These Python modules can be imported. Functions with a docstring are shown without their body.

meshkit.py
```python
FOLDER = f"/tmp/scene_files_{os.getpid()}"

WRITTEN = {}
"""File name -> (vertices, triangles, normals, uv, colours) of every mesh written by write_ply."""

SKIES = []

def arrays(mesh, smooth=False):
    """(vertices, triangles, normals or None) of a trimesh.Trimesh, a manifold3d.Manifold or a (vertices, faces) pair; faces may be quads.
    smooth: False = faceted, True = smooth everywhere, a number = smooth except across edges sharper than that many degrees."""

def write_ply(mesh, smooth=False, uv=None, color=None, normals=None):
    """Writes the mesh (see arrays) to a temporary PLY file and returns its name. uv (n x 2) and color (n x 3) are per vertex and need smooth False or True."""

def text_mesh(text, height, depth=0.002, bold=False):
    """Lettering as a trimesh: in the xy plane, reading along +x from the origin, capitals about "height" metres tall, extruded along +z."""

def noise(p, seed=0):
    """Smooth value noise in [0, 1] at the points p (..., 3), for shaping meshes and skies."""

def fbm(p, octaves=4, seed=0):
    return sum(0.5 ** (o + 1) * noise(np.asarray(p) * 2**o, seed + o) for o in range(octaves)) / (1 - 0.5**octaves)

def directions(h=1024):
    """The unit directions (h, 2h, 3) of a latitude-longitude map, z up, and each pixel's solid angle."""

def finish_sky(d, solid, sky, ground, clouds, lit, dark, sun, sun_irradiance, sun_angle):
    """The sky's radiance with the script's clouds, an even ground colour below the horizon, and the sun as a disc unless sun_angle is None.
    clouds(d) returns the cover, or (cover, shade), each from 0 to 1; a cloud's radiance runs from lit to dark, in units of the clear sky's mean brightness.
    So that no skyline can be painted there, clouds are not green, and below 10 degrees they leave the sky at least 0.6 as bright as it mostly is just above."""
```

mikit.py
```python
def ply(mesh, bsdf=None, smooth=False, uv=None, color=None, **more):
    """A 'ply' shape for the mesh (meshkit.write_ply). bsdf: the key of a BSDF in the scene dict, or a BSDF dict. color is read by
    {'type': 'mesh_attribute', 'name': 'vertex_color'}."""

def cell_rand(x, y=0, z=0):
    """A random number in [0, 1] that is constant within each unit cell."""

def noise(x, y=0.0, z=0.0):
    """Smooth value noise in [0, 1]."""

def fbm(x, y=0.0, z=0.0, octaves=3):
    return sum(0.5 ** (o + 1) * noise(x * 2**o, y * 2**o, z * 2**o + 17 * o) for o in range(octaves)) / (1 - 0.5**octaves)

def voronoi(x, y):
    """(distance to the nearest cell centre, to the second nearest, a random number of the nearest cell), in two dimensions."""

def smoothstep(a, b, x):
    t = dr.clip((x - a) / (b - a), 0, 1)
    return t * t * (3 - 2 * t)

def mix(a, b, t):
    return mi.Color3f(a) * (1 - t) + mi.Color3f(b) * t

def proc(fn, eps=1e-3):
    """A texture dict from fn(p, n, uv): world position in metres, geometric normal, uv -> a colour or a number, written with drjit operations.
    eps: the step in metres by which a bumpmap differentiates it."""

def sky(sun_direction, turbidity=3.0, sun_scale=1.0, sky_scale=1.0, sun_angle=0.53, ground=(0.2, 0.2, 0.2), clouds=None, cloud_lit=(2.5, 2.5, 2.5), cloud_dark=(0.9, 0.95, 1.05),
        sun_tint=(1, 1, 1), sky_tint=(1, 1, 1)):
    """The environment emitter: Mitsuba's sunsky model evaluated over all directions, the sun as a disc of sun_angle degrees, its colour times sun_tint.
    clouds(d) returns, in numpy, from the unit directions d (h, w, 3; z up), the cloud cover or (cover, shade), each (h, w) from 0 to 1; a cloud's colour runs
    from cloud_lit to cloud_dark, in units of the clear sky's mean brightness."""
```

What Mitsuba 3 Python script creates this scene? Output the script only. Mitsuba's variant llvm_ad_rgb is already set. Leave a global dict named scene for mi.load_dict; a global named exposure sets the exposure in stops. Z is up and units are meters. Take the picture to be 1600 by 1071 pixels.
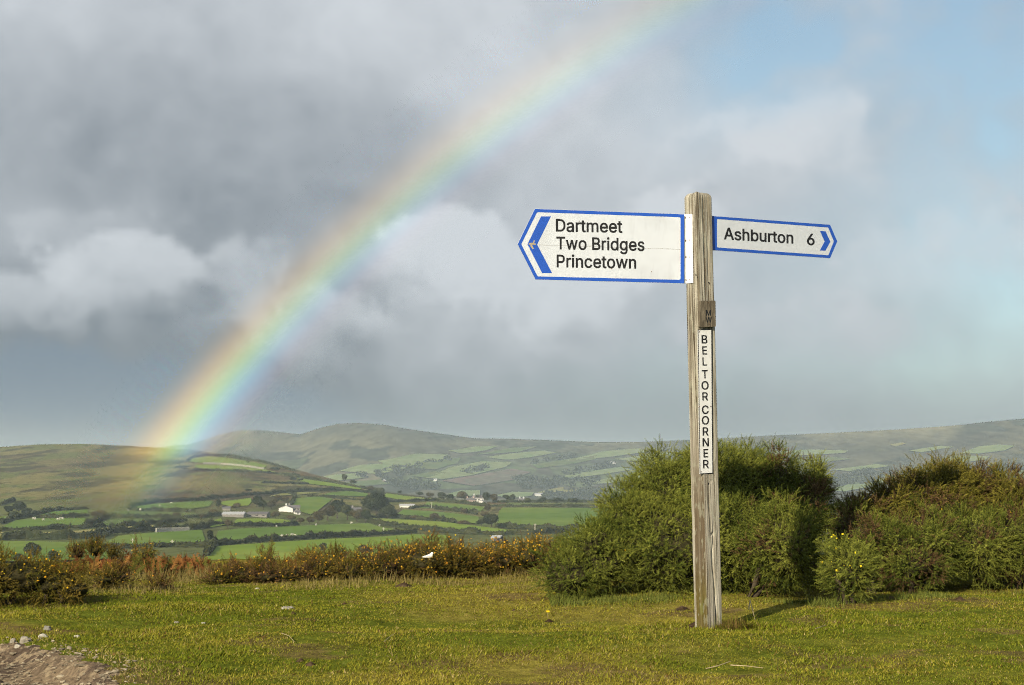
import math, numpy as np, trimesh, mitsuba as mi, drjit as dr, mikit, meshkit, shapely
from shapely.geometry import Polygon, LineString
from mikit import noise, fbm, smoothstep, mix, proc

T = mi.ScalarTransform4f
rad = math.radians
scene, labels = {}, {}

# ---------------------------------------------------------------- camera, sky, exposure
FOC, HOR, EYE = 3000.0, 706.0, 1.0          # focal length and horizon row in units of a 1600x1071 frame, eye height
PITCH = math.atan((HOR - 535.5) / FOC)
cam_dir = np.array([0, math.cos(PITCH), math.sin(PITCH)])
scene['camera'] = {'type': 'perspective', 'fov': math.degrees(2 * math.atan(800 / FOC)), 'fov_axis': 'x',
                   'near_clip': 0.1, 'far_clip': 40000.0,
                   'to_world': T().look_at(origin=[0, 0, EYE], target=[0, float(cam_dir[1]), EYE + float(cam_dir[2])], up=[0, 0, 1]),
                   'medium': {'type': 'ref', 'id': 'haze_air'}}
exposure = 2.25
ANTI_AZ, SUN_EL = rad(25.2), rad(23.2)      # shadows fall away to the right
SUN = np.array([-math.sin(ANTI_AZ) * math.cos(SUN_EL), -math.cos(ANTI_AZ) * math.cos(SUN_EL), math.sin(SUN_EL)])


def sky_clouds(d):
    """Broken rain cloud: grey sheets with pale heads, thinning to blue in the north-east."""
    az = np.degrees(np.arctan2(d[..., 0], d[..., 1]))
    el = np.degrees(np.arcsin(np.clip(d[..., 2], -1, 1)))
    q = np.stack([az * 0.16, el * 0.22, np.zeros_like(az)], -1)
    w, w2 = meshkit.fbm(q * 0.8 + 11.3, 3, 3) - 0.5, meshkit.fbm(q * 0.8 + 31.7, 3, 5) - 0.5
    qq = q + np.stack([w * 1.3, w2 * 1.3, np.zeros_like(w)], -1)
    big = meshkit.fbm(qq * 0.55 + 5.0, 2, 7)
    mid = meshkit.fbm(qq * 1.4 + 9.0, 3, 9)
    fade = np.clip(np.minimum((24 - np.abs(az)) / 6, (24 - el) / 6), 0, 1)
    on = fade > 0
    fine, puff = np.full(az.shape, 0.5), np.full(az.shape, 0.5)
    qf = np.stack([az[on] * 0.55, el[on] * 0.62, 0 * az[on]], -1) + 0.5 * np.stack([w[on], w2[on], 0 * w[on]], -1)
    f1 = np.stack([meshkit.fbm(qf * 0.9 + 3, 3, 23), meshkit.fbm(qf * 0.9 + 8, 3, 24), 0 * az[on]], -1) - 0.5
    fine[on] = 0.5 + fade[on] * (meshkit.fbm(qf * 1.2 + f1 * 0.9, 5, 21) - 0.5)
    b = sum(0.55 ** k * np.abs(2 * meshkit.noise((qf + f1 * 0.5) * 1.5 * 2 ** k, 40 + k) - 1) for k in range(4)) / 2.0
    puff[on] = 0.5 + fade[on] * (0.62 - b)

    def lump(a, e, sa, se):
        return np.exp(-((az + w * 7 - a) / sa) ** 2 - ((el + w2 * 5 - e) / se) ** 2)

    def head(a, e, sa, se, soft=0.55):
        # a cumulus head: billowing top, base that melts away
        x, y = (az + w * 3 - a) / sa, (el + w2 * 2 - e) / se
        m = 1 - np.sqrt(x * x + np.where(y < 0, y * 0.5, y) ** 2) + (mid - 0.5) * 1.4 + (fine - 0.5) * 1.5 + (puff - 0.5) * 0.8
        t = np.clip(m / (soft + 0.9 * np.clip(-y, 0, 1)), 0, 1)
        t = t * t * (3 - 2 * t)
        return t * np.clip(0.75 + 0.28 * y + 0.5 * (puff - 0.5), 0.15, 1.0)

    light = 0.445 + 0.38 * (big - 0.5) + 0.40 * (mid - 0.5) + 0.28 * (fine - 0.5) + 0.19 * (puff - 0.5)
    light = light + 0.30 * lump(-11, 13.2, 7, 2.6) + 0.25 * lump(-3, 11.5, 5, 2.5) + 0.10 * lump(-16, 10.5, 3, 2.0)
    light = light - 0.05 * lump(-9, 8.0, 6, 2.2) - 0.50 * lump(-13.0, 1.6, 7.5, 2.2) - 0.24 * np.exp(-(el / 2.6) ** 2) - 0.12 * lump(-4, 7.6, 3, 1.6)
    light = light + 0.20 * lump(6, 8, 7, 5) + 0.22 * lump(12, 7, 7, 6) - 0.04 * lump(3, 1.0, 8, 1.3)
    heads = np.maximum.reduce([0.36 * head(-15.2, 4.2, 2.8, 1.0), 0.42 * head(-11.4, 5.1, 2.4, 1.1), 0.12 * head(-12.5, 6.3, 1.6, 0.6), 0.32 * head(-7.9, 5.3, 1.5, 0.9), 0.28 * head(-6.3, 4.0, 2.6, 1.2),
                               0.44 * head(-2.0, 5.9, 2.2, 1.0), 0.28 * head(1.2, 5.0, 3.0, 1.2), 0.26 * head(5.0, 7.1, 2.2, 0.9), 0.18 * head(8.2, 9.2, 2.6, 1.2),
                               0.14 * head(-10.5, 3.1, 2.8, 0.9), 0.14 * head(12.0, 5.4, 3, 1.3), 0.10 * head(9.5, 3.0, 3, 1.0)])
    light = light + heads
    blue = 1.1 * lump(11.5, 13.0, 5.5, 2.8) + 0.8 * lump(6.2, 11.2, 2.6, 2.0) + 0.75 * lump(14.8, 8.5, 4.0, 3.5) + 0.60 * lump(13.5, 4.8, 4.5, 2.2) + 0.40 * lump(10, 1.6, 7, 1.6)
    blue = np.clip(blue * (1 - 1.6 * (mid - 0.45) - 1.6 * (fine - 0.5)) - 0.9 * heads, 0, 1)
    blue = np.maximum(blue, np.clip((np.abs(az) - 19) / 20, 0, 1) * np.clip((0.5 - big) * 4, 0, 0.8))
    return 1 - 0.85 * blue, 1 - light


scene['sky'] = mikit.sky(SUN, turbidity=3, sun_scale=1.15, sky_scale=1.0, clouds=sky_clouds, cloud_lit=(1.96, 2.09, 2.22), cloud_dark=(0.31, 0.42, 0.55),
                         sun_tint=(0.86, 0.98, 1.20), ground=(0.10, 0.10, 0.05))
HAZE = 0.000165
scene['haze_air'] = {'type': 'homogeneous', 'albedo': {'type': 'rgb', 'value': [0.61, 0.74, 0.87]}, 'sigma_t': HAZE}
scene['haze'] = {'type': 'cube', 'to_world': T().translate([0, 3000, -35.5]).scale([11500, 11500, 129.5]), 'bsdf': {'type': 'null'}, 'interior': {'type': 'ref', 'id': 'haze_air'}}
labels['haze'] = {'label': 'thin grey rain haze hanging over the valley and far hills', 'category': 'haze', 'kind': 'stuff'}


# ---------------------------------------------------------------- helpers
def ray(px, py):
    """World direction, scaled to unit ground distance, of a frame position: used to measure where things of the photograph stand."""
    x, v = (np.asarray(px, float) - 800) / FOC, -(np.asarray(py, float) - 535.5) / FOC
    dx, dy, dz = x, math.cos(PITCH) - v * math.sin(PITCH), math.sin(PITCH) + v * math.cos(PITCH)
    h = np.hypot(dx, dy)
    return dx / h, dy / h, dz / h


def at(px, py, y):
    """The point at depth y (metres north of the camera) seen at a frame position."""
    dx, dy, dz = ray(px, py)
    return np.array([dx / dy * y, y + 0 * dx, EYE + dz / dy * y]).T


def numbered(name):
    if name not in used:
        used.add(name)
        return name
    k = 1
    while f'{name}_{k:03d}' in used:
        k += 1
    used.add(f'{name}_{k:03d}')
    return f'{name}_{k:03d}'


used = set()


def thing(name, label, cat, group=None, kind=None):
    key = numbered(name)
    labels[key] = {'label': label, 'category': cat}
    if group:
        labels[key]['group'] = group
    if kind:
        labels[key]['kind'] = kind
    return key


def part(name, mesh, bsdf, parent, smooth=False, color=None, uv=None, label=None, kind=None):
    key = numbered(f'{parent}__{name}')
    scene[key] = mikit.ply(mesh, bsdf, smooth=smooth, color=color, uv=uv)
    if label or kind:
        labels[key] = {k: v for k, v in (('label', label), ('kind', kind)) if v}
    return key


def single(name, mesh, bsdf, label, cat, group=None, kind=None, smooth=False, color=None, uv=None):
    key = thing(name, label, cat, group, kind)
    scene[key] = mikit.ply(mesh, bsdf, smooth=smooth, color=color, uv=uv)
    return key


def struct(name, mesh, bsdf, smooth=True, label=None, color=None):
    key = numbered(name)
    scene[key] = mikit.ply(mesh, bsdf, smooth=smooth, color=color)
    labels[key] = {'kind': 'structure'}
    if label:
        labels[key]['label'] = label
    return key


def rgb(*c):
    return {'type': 'rgb', 'value': list(c)}


def matte(key, fn, bump=None, scale=0.01, two=True, eps=1e-3):
    """A rough dielectric-free surface: diffuse colour from fn, optional relief."""
    b = {'type': 'diffuse', 'reflectance': proc(fn) if callable(fn) else rgb(*fn)}
    if two:
        b = {'type': 'twosided', 'bsdf': b}
    if bump:
        b = {'type': 'bumpmap', 'texture': proc(bump, eps), 'scale': scale, 'bsdf': b}
    scene[key] = b
    return key


def sstep(a, b, x):
    t = np.clip((x - a) / (b - a), 0, 1)
    return t * t * (3 - 2 * t)


def n2(x, y, s=1.0, seed=0, octaves=3):
    p = np.stack([np.asarray(x, float) * s, np.asarray(y, float) * s, np.zeros_like(np.asarray(x, float)) + 0.37], -1)
    return meshkit.fbm(p, octaves, seed) - 0.5


# ---------------------------------------------------------------- terrain
def px_t(py):
    return (HOR - np.asarray(py, float)) / FOC


SKY_L = np.array([(-900, 735), (-400, 712), (-150, 702), (0, 699), (60, 695), (130, 694), (200, 697), (300, 703), (350, 710), (400, 718), (440, 728), (480, 738), (530, 751), (570, 762), (600, 768), (650, 774),
                  (690, 779), (760, 784), (900, 785), (1200, 788), (1600, 792), (2600, 790)], float)
SKY_F = np.array([(-900, 690), (-300, 700), (0, 705), (200, 704), (300, 694), (345, 679), (375, 673), (410, 673), (440, 676), (470, 679), (500, 669), (525, 663), (560, 661), (600, 664), (640, 671), (690, 678), (740, 685), (800, 686),
                  (860, 688), (930, 691), (1000, 691), (1070, 688), (1150, 684), (1200, 681), (1300, 677), (1400, 672), (1480, 667), (1540, 661), (1600, 656), (1700, 650), (2000, 660), (2600, 690)], float)


def sky_row(tab, az):
    return np.interp(800 + FOC * np.tan(np.clip(az, -0.9, 0.9)), tab[:, 0], tab[:, 1])


B_L, R0, PL = -0.0660, 360.0, 0.85
B_F, RF0 = -0.0360, 2600.0


def hill_l(az):
    s = px_t(sky_row(SKY_L, az))
    return s, np.interp(s, [-0.03, -0.022, 0.004], [1250.0, 1500.0, 2150.0])


def hill_f(az):
    x = 800 + FOC * np.tan(np.clip(az, -0.9, 0.9))
    return px_t(sky_row(SKY_F, az)), np.interp(x, [0, 330, 480, 620, 900, 1600], [4900, 4900, 4500, 4300, 4500, 4200.0])


def near_z(x, y):
    """The moor edge that the signpost stands on, within about 25 m."""
    z = 0.08 * n2(x, y, 0.33, 2) + 0.105 * n2(x, y, 0.9, 4) + 0.034 * n2(x, y, 3.1, 6, 2) + 0.014 * n2(x, y, 8.0, 7, 2)
    z = z + 0.035 * np.exp(-((y - 10.3 - 0.05 * x) / 0.45) ** 2) * sstep(-1.6, -0.4, x) * (1 - 0.6 * sstep(1.6, 3.0, x)) - 0.05 * np.exp(-((y - 11.5) / 0.6) ** 2) * sstep(-1.4, -0.4, x) * (1 - sstep(0.7, 1.6, x))
    z = z - 0.075 * sstep(13.0, 16.5, y) * sstep(1.5, -0.5, x)
    d = path_depth(x, y)
    z = z - 0.12 * sstep(-0.10, 0.30, d)
    w = np.exp(-((x - POST[0]) ** 2 + (y - POST[1]) ** 2) / 0.5)
    return z * (1 - 0.8 * w)


def path_depth(x, y):
    """How far inside the worn track a point is, in metres (negative on the grass)."""
    edge = np.interp(y, [0, 5, 7.0, 8.2, 9.1, 9.9, 10.4, 11], [-0.2, -0.7, -1.35, -1.68, -1.98, -2.32, -2.9, -4.5])
    edge2 = np.interp(y, [0, 6, 7, 8.2, 8.5, 9.0], [-1.2, -1.7, -2.0, -2.13, -2.30, -3.6])
    w = 0.40 * n2(x, y, 1.6, 33) + 0.28 * n2(x, y, 5.0, 35)
    return np.minimum(edge - x, x - edge2) + w


POST = np.array([1.118, 11.0])


def tz(x, y):
    x, y = np.asarray(x, float), np.asarray(y, float)
    r, az = np.hypot(x, y), np.arctan2(x, y)
    az = np.where(np.abs(az) > 1.45, np.sign(az) * 1.45, az)
    zn = near_z(x, y) * (1 - sstep(22, 40, r))
    k = 0.0625
    q = np.clip(r - 17.5, 0, 400)
    zs = -k * (np.sqrt(q * q + 9) - 3) * 1.06
    z0 = zn + zs
    SL, RL = hill_l(az)
    z_at = (EYE + B_L * R0)
    rr = np.clip(r, R0, None)
    s = np.clip(np.log(rr / R0) / np.log(RL / R0), 0, 1) ** (1 / PL)
    zl = EYE + (B_L + s * (SL - B_L)) * np.minimum(rr, RL)
    rough = 1.5 * n2(x, y, 1 / 90, 12) * sstep(400, 900, r) * (1 - sstep(0.9, 1.0, s))
    zl = zl + rough
    drop = np.clip(r - RL, 0, None)
    zl = zl - 0.11 * (np.sqrt(drop * drop + 40 ** 2) - 40)
    SF, RF = hill_f(az)
    sf = np.clip(np.log(np.clip(r, RF0, None) / RF0) / np.log(RF / RF0), 0, 1)
    zf = EYE + (B_F + sf ** 1.25 * (SF - B_F)) * np.clip(r, RF0, RF)
    dropf = np.clip(r - RF, 0, None)
    zf = zf - 0.06 * (np.sqrt(dropf * dropf + 150 ** 2) - 150) + 7 * n2(x, y, 1 / 240, 15) * sstep(2700, 3500, r) * (1 - sstep(0.93, 1.0, sf))
    mix_l = sstep(300, R0, r)
    base = z0 * (1 - mix_l) + zl * mix_l
    back = sstep(0.0, 1.0, (r - RL - 100) / np.maximum(RF0 - RL - 100, 50))
    out = base * (1 - back) + zf * back
    return np.maximum(out, -160)


def land(px, py, far=False):
    """Where the line of sight of a frame position meets the hillside."""
    dx, dy, t = ray(px, py)
    az = np.arctan2(dx, dy)
    if far:
        S, R = hill_f(az)
        r = RF0 * (R / RF0) ** (np.clip((t - B_F) / (S - B_F), 0, 1) ** (1 / 1.25))
    else:
        S, R = hill_l(az)
        r = R0 * (R / R0) ** (np.clip((t - B_L) / (S - B_L), 0, 1) ** PL)
    x, y = dx * r, dy * r
    return np.stack([x, y, tz(x, y)], -1)


def polar(radii, azs, bsdf, name, label, smooth=False):
    A, R = np.meshgrid(azs, radii)
    x, y = np.sin(A) * R, np.cos(A) * R
    v = np.stack([x, y, tz(x, y)], -1).reshape(-1, 3)
    n, m = len(radii), len(azs)
    i, j = np.meshgrid(np.arange(n - 1), np.arange(m - 1), indexing='ij')
    a = i * m + j
    f = np.stack([a, a + 1, a + m + 1, a + m], -1).reshape(-1, 4)[:, ::-1]
    return struct(name, (v, f), bsdf, smooth, label)


def c3(r, g, b):
    return mi.Color3f(r, g, b)


def mat_moor(p, n, uv):
    a = fbm(p.x * 0.010, p.y * 0.0035, 0.0, 4)
    b = fbm(p.x * 0.07, p.y * 0.016, 3.0, 4)
    c = fbm(p.x * 0.30, p.y * 0.06, 7.0, 3)
    col = mix((0.225, 0.195, 0.070), (0.145, 0.105, 0.055), smoothstep(0.40, 0.60, a))
    col = mix(col, (0.150, 0.165, 0.050), smoothstep(0.50, 0.66, b))
    col = mix(col, (0.062, 0.058, 0.030), 0.85 * smoothstep(0.52, 0.62, fbm(p.x * 0.045 + 40, p.y * 0.012, 9.0, 4)))
    col = mix(col, (0.055, 0.055, 0.026), 0.7 * smoothstep(0.60, 0.68, c))
    col = mix(col, mix((0.135, 0.150, 0.050), (0.100, 0.130, 0.042), b), 0.8 * smoothstep(1180.0, 960.0, p.y))
    return col * (0.55 + 0.9 * c)


def mat_far(p, n, uv):
    a = fbm(p.x * 0.0026, p.y * 0.0010, 0.0, 4)
    b = fbm(p.x * 0.014, p.y * 0.0042, 5.0, 4)
    c = fbm(p.x * 0.05, p.y * 0.014, 2.0, 3)
    low = smoothstep(20.0, -50.0, p.z)
    col = mix((0.085, 0.082, 0.052), (0.165, 0.150, 0.080), smoothstep(0.42, 0.60, a))
    col = mix(col, (0.045, 0.055, 0.036), 0.85 * smoothstep(0.50, 0.62, b))
    col = mix(col, (0.125, 0.165, 0.065), low * 0.8 * smoothstep(0.50, 0.58, fbm(p.x * 0.008 + 9, p.y * 0.0022, 2.0, 3)))
    hi = smoothstep(0.0, 60.0, p.z)
    col = mix(col, (0.23, 0.21, 0.12), hi * smoothstep(0.50, 0.60, fbm(p.x * 0.004, p.y * 0.0016, 2.0, 3)))
    return col * (0.5 + 1.0 * c)


def mat_turf(p, n, uv):
    a = fbm(p.x * 0.55, p.y * 0.55, 0.0, 4)
    b = fbm(p.x * 2.3, p.y * 2.3, 4.0, 4)
    c = fbm(p.x * 14, p.y * 14, 8.0, 3)
    col = mix((0.095, 0.115, 0.015), (0.180, 0.155, 0.034), smoothstep(0.40, 0.60, a))
    col = mix(col, (0.130, 0.092, 0.042), 0.75 * smoothstep(0.58, 0.70, b))
    return col * (0.5 + 1.0 * c)


matte('moor_surface', mat_moor)
matte('far_surface', mat_far)
matte('turf_surface', mat_turf, lambda p, n, uv: fbm(p.x * 30, p.y * 30, 0.0, 3), 0.02)
view = np.radians(np.arange(-17.4, 17.41, 0.06))
wide = np.radians(np.arange(19, 180.1, 2.5))
azs = np.concatenate([-wide[::-1], view, wide])
azs[0], azs[-1] = -math.pi, math.pi
near_az = np.concatenate([-wide[::-1], np.radians(np.arange(-18, 18.01, 0.15)), wide])
near_az[0], near_az[-1] = -math.pi, math.pi
r1 = np.concatenate([[0.5, 2, 4, 5.5], np.arange(6, 24, 0.06), np.geomspace(24.2, 70, 30)])
r2 = np.concatenate([np.geomspace(70, 360, 30)[:-1], np.geomspace(360, 2250, 230)[:-1], np.linspace(2250, 2700, 12)])
r3 = np.concatenate([np.geomspace(2700, 5300, 130)[:-1], np.geomspace(5300, 11000, 12)])
polar(r1, near_az, 'turf_surface', 'moor_edge', 'grassy edge of the moor around the signpost', True)
polar(r2, azs, 'moor_surface', 'hillside', 'rounded moorland hill with green fields at its foot')
polar(r3, azs, 'far_surface', 'far_hills', 'hazy ridge of far hills behind the valley')


# ---------------------------------------------------------------- fields on the hillside and in the valley
def sheet(poly_px, far=False, lift=0.5, step=4.0):
    """A field: the traced outline laid on the hillside, following its relief."""
    P = Polygon(poly_px).buffer(0)
    x0, y0, x1, y1 = P.bounds
    cells = []
    for gx in np.arange(x0, x1, step * 2.5):
        for gy in np.arange(y0, y1, step * 0.5):
            c = P.intersection(shapely.box(gx, gy, gx + step * 2.5, gy + step * 0.5))
            if c.is_empty:
                continue
            for g in getattr(c, 'geoms', [c]):
                if g.geom_type == 'Polygon' and g.area > 1e-3:
                    cells.append(g)
    V, F, o = [], [], 0
    for g in cells:
        pts = np.array(g.exterior.coords)[:-1]
        w = land(pts[:, 0], pts[:, 1], far)
        V.append(w)
        F += [(o, o + i, o + i + 1) for i in range(1, len(pts) - 1)]
        o += len(pts)
    v = np.vstack(V)
    v[:, 2] = tz(v[:, 0], v[:, 1]) + lift
    f = np.array(F)
    n = np.cross(v[f[:, 1]] - v[f[:, 0]], v[f[:, 2]] - v[f[:, 0]])[:, 2]
    f[n < 0] = f[n < 0][:, ::-1]
    m = trimesh.Trimesh(v, f, process=False)
    m.merge_vertices()
    return m


def grass_field(a, b, seed):
    def fn(p, n, uv):
        k = fbm(p.x * 0.02 + seed, p.y * 0.009, 0.0, 4)
        s = fbm(p.x * 0.12 + seed, p.y * 0.05, 1.0, 3)
        return mix(a, b, smoothstep(0.35, 0.65, k)) * (0.82 + 0.36 * s)
    return fn


matte('field_green', grass_field((0.128, 0.207, 0.041), (0.171, 0.238, 0.049), 1.0))
matte('field_bright', grass_field((0.189, 0.275, 0.039), (0.238, 0.293, 0.051), 5.0))
matte('field_dull', grass_field((0.116, 0.165, 0.051), (0.152, 0.177, 0.061), 9.0))
matte('field_straw', grass_field((0.317, 0.287, 0.110), (0.244, 0.250, 0.085), 13.0))
matte('field_pale', grass_field((0.195, 0.268, 0.104), (0.244, 0.293, 0.122), 17.0))
matte('field_pink', grass_field((0.207, 0.146, 0.116), (0.159, 0.146, 0.104), 21.0))

FIELDS = [
    ('dull', [(0, 784), (24, 778), (24, 782), (0, 786)]),
    ('green', [(0, 810), (20, 806), (20, 811), (0, 815)]),
    ('green', [(50, 810), (82, 801), (137, 798), (138, 806), (80, 809)]),
    ('green', [(0, 829), (10, 822), (25, 815), (52, 812), (138, 811), (142, 813), (132, 826), (90, 827), (30, 829)]),
    ('straw', [(0, 834), (60, 835), (120, 832), (165, 827), (200, 825), (235, 823), (262, 822), (230, 829), (190, 832), (150, 836), (100, 840), (50, 841), (0, 840)]),
    ('dull', [(170, 807), (178, 801), (240, 801), (306, 803), (306, 807), (240, 808)]),
    ('green', [(202, 797), (206, 794), (240, 789), (334, 783), (328, 792), (300, 797), (240, 797)]),
    ('dull', [(152, 824), (168, 813), (285, 812), (250, 817), (190, 823)]),
    ('bright', [(318, 822), (330, 815), (345, 811), (352, 822), (330, 826)]),
    ('bright', [(363, 821), (370, 812), (400, 811), (440, 812), (462, 817), (460, 820), (420, 821), (363, 823)]),
    ('green', [(334, 851), (341, 832), (375, 828), (440, 825), (500, 821), (575, 819), (600, 826), (648, 833), (600, 835), (520, 839), (440, 844), (380, 849)]),
    ('green', [(155, 855), (165, 850), (185, 840), (230, 835), (315, 830), (322, 850), (270, 853), (200, 857)]),
    ('bright', [(318, 876), (340, 856), (440, 849), (500, 845), (600, 840), (648, 837), (700, 838), (700, 862), (500, 878), (318, 878)]),
    ('bright', [(580, 812), (600, 812), (690, 817), (760, 826), (810, 833), (790, 836), (720, 833), (650, 826)]),
    ('green', [(518, 771), (545, 768), (575, 772), (574, 777), (540, 776), (505, 774)]),
    ('bright', [(463, 750), (466, 748), (520, 756), (565, 764), (562, 766), (520, 761), (480, 757)]),
    ('green', [(455, 792), (460, 780), (500, 777), (520, 781), (508, 790), (497, 800), (485, 806), (470, 801)]),
    ('bright', [(598, 777), (604, 772), (640, 777), (680, 781), (660, 783), (625, 782)]),
    ('green', [(656, 795), (668, 786), (720, 789), (757, 794), (752, 800), (715, 800), (690, 795)]),
    ('green', [(618, 806), (630, 798), (680, 801), (720, 805), (748, 809), (748, 820), (710, 816), (660, 811), (620, 809)]),
    ('green', [(775, 823), (780, 800), (785, 795), (900, 795), (1010, 796), (1010, 828), (880, 827), (840, 827), (800, 826)]),
    ('dull', [(778, 790), (800, 787), (1010, 787), (1010, 790), (780, 791)]),
    ('bright', [(292, 722), (300, 717), (325, 714), (360, 717), (400, 724), (418, 729), (412, 732), (370, 727), (320, 725)]),
    ('bright', [(304, 733), (306, 727), (370, 729), (415, 735), (432, 739), (425, 740), (380, 737), (330, 735)]),
    ('bright', [(343, 789), (345, 785), (392, 779), (393, 785), (388, 792), (360, 793)]),
    ('green', [(0, 858), (0, 848), (60, 848), (110, 850), (156, 853), (178, 876), (60, 880), (0, 880)]),
    ('straw', [(440, 772), (470, 770), (500, 771), (470, 774), (420, 777)]),
]
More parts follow.
